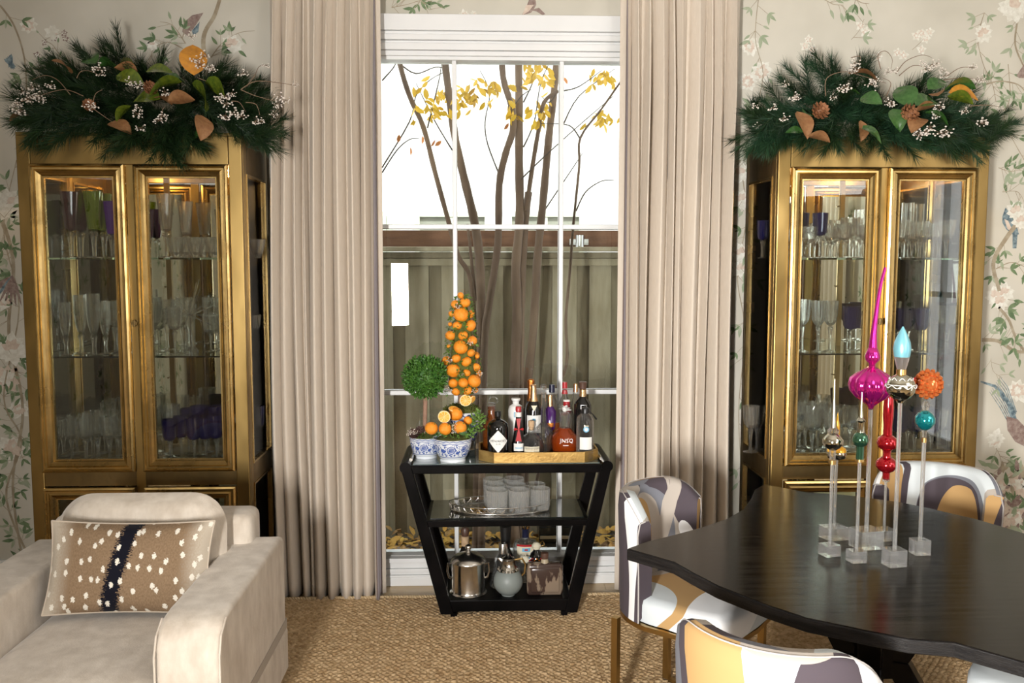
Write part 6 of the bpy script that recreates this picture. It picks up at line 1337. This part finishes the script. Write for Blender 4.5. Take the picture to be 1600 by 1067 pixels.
stand('green_finial', 'small green glass finial with a clear spire between silver and magenta ones', 1338, 872, .048, 26, 1341,
    [('collar', 'gold', [(721, 6.6), (717, 6.6), (716.5, 5)], {}), ('column', 'green_mercury', [(717, 6), (697, 6)], {}), ('bulb', 'green_mercury', [(697, 6), (694, 10.5), (687, 12.8), (680, 10.5), (675, 6)], {}), ('shoulder', 'mercury', [(675, 6), (661, 5), (657, 7), (652, 3.5)], {}), ('spire', 'mercury', [(652, 3.5), (640, 1.8), (612, .6)], {})], 718, .15)
MG = [(640, 2.5), (634, 5), (628, 12), (620, 24), (611, 31), (601, 33.5), (591, 31), (583, 22), (577, 12), (573, 5.5)]
t, xr, y = stand('magenta_finial', 'largest ornament, ribbed magenta glass onion with a long tapering spire', 1353, 850, .082, 48, 1363, [
    ('neck', 'crystal', [(648, 3.5), (636, 3.2), (633, 4)], {}), ('onion', 'magenta_glass', MG, {'flute': .10, 'nf': 12, 'seg': 96}), ('small_bulb', 'magenta_glass', [(574, 4.5), (568, 5), (563, 10), (557, 11.5), (551, 9.5), (543, 6.5)], {'flute': .06, 'nf': 10, 'seg': 60})], 640, .2, .0068)
zz = [zat(xr, y, v) for v in (545, 520, 500, 470, 440, 418)]; k_ = dep(xr, y, 1.3) / F
MB().tube([(xr + .0035 * i * i * .35, y, z) for i, z in enumerate(zz)], [6.8 * k_, 4.8 * k_, 3.8 * k_, 3 * k_, 2.6 * k_, 2.3 * k_], 14).build('spire', 'magenta_glass', t, 60)
stand('red_finial', 'red glass double-ball finial with frosted leaf marks behind the magenta one', 1381, 838, .062, 24, 1383,
    [('collar', 'crystal', [(752, 5.5), (747, 5.5)], {}), ('neck', 'red_glass', [(749, 5.2), (738, 5.5)], {}), ('lower_ball', 'red_glass', [(738, 5.5), (735, 11), (728, 16.5), (721, 15.5), (714, 8)], {}), ('column', 'red_glass', [(715, 6.5), (708, 5.5), (702, 7)], {}), ('upper_ball', 'red_glass', [(703, 7), (699, 13.5), (692, 16), (685, 14), (679, 7)], {}), ('tip', 'red_glass', [(680, 7), (665, 6.5), (650, 8), (635, 8), (622, 7), (605, 4), (595, 1)], {})], 750, .2, .0042)
t, xr, y = stand('blue_silver_finial', 'silver ball finial topped with a satin blue teardrop and glitter', 1397, 878, .056, 42, 1407,
    [('collar', 'mercury', [(629, 5), (624, 7)], {}), ('ball', 'mercury', [(626, 6), (621, 14), (612, 21), (604, 22.5), (595, 20), (588, 12), (584, 6)], {}), ('gold_collar', 'gold', [(585, 7.5), (577, 7.5), (576.5, 5)], {}), ('glitter_cup', 'glitter', [(577, 6.5), (570, 8.5), (561, 10.5), (556, 11.5)], {}), ('teardrop', 'blue_satin', [(563, 9), (556, 11.8), (545, 13.2), (535, 12), (522, 7), (510, .8)], {})], 628, .15, .0062)
for zpy, am, mt in ((592, .6, 'ceramic'), (600, 0, 'ceramic'), (603, .5, 'ceramic')):
    z = zat(xr, y, zpy); b = MB(); k_ = dep(xr, y, z) / F; rz_ = float(np.interp(zpy, [584, 588, 595, 604, 612], [6, 12, 20, 22.5, 21])) * k_
    b.tube([((xr + (rz_ + .0015) * math.cos(a)), y + (rz_ + .0015) * math.sin(a), z + am * .008 * math.sin(a * 9)) for a in np.linspace(0, 2 * PI, 90)], .0011, 5).build('painted_line', mt, t, 60)
for s_ in range(9):
    a = 2 * PI * s_ / 9; q = None; z = zat(xr, y, 563); MB().add([(xr + .016 * math.cos(a - .3), y + .016 * math.sin(a - .3), z), (xr + .0165 * math.cos(a + .3), y + .0165 * math.sin(a + .3), z), (xr + .0235 * math.cos(a), y + .0235 * math.sin(a), zat(xr, y, 549))], [(0, 1, 2)]).build('glitter_point', 'glitter', t, 0)
t, xr, y = stand('orange_burr_finial', 'orange faceted disc ornament above a teal ball, rightmost acrylic stand', 1437, 860, .050, 36, 1440,
    [('collar', 'gold', [(691, 3.6), (684, 3.6)], {}), ('neck', 'crystal', [(684, 3), (672, 3.5)], {}), ('teal_ball', 'teal_glass', [(672, 4), (668, 10), (660, 15), (653, 15.2), (646, 11), (641, 4)], {}), ('upper_neck', 'crystal', [(641, 4), (634, 6), (626, 3.5)], {}), ('tip', 'crystal', [(574, 1.6), (568, .6)], {})], 690, .1, .0062)
k_ = dep(xr, y, 1.2) / F; zc_ = zat(xr, y, 600); b = MB(); b.ball((xr + .006, y, zc_), 17 * k_, 18); b.build('burr_core', 'amber_glass', t)
for ring, (rr_, n, yo, br_) in enumerate(((20.5, 15, 0, 4.4), (17, 14, -8, 4.2), (17, 14, 8, 4.2), (10, 9, -14, 3.8))):
    for k in range(n):
        a = 2 * PI * (k + .5 * ring) / n; b = MB(); b.ball((xr + .006 + rr_ * k_ * math.cos(a), y + yo * k_, zc_ + rr_ * k_ * math.sin(a)), br_ * k_, 6); b.build('facet_bead', 'amber_glass', t, 20)
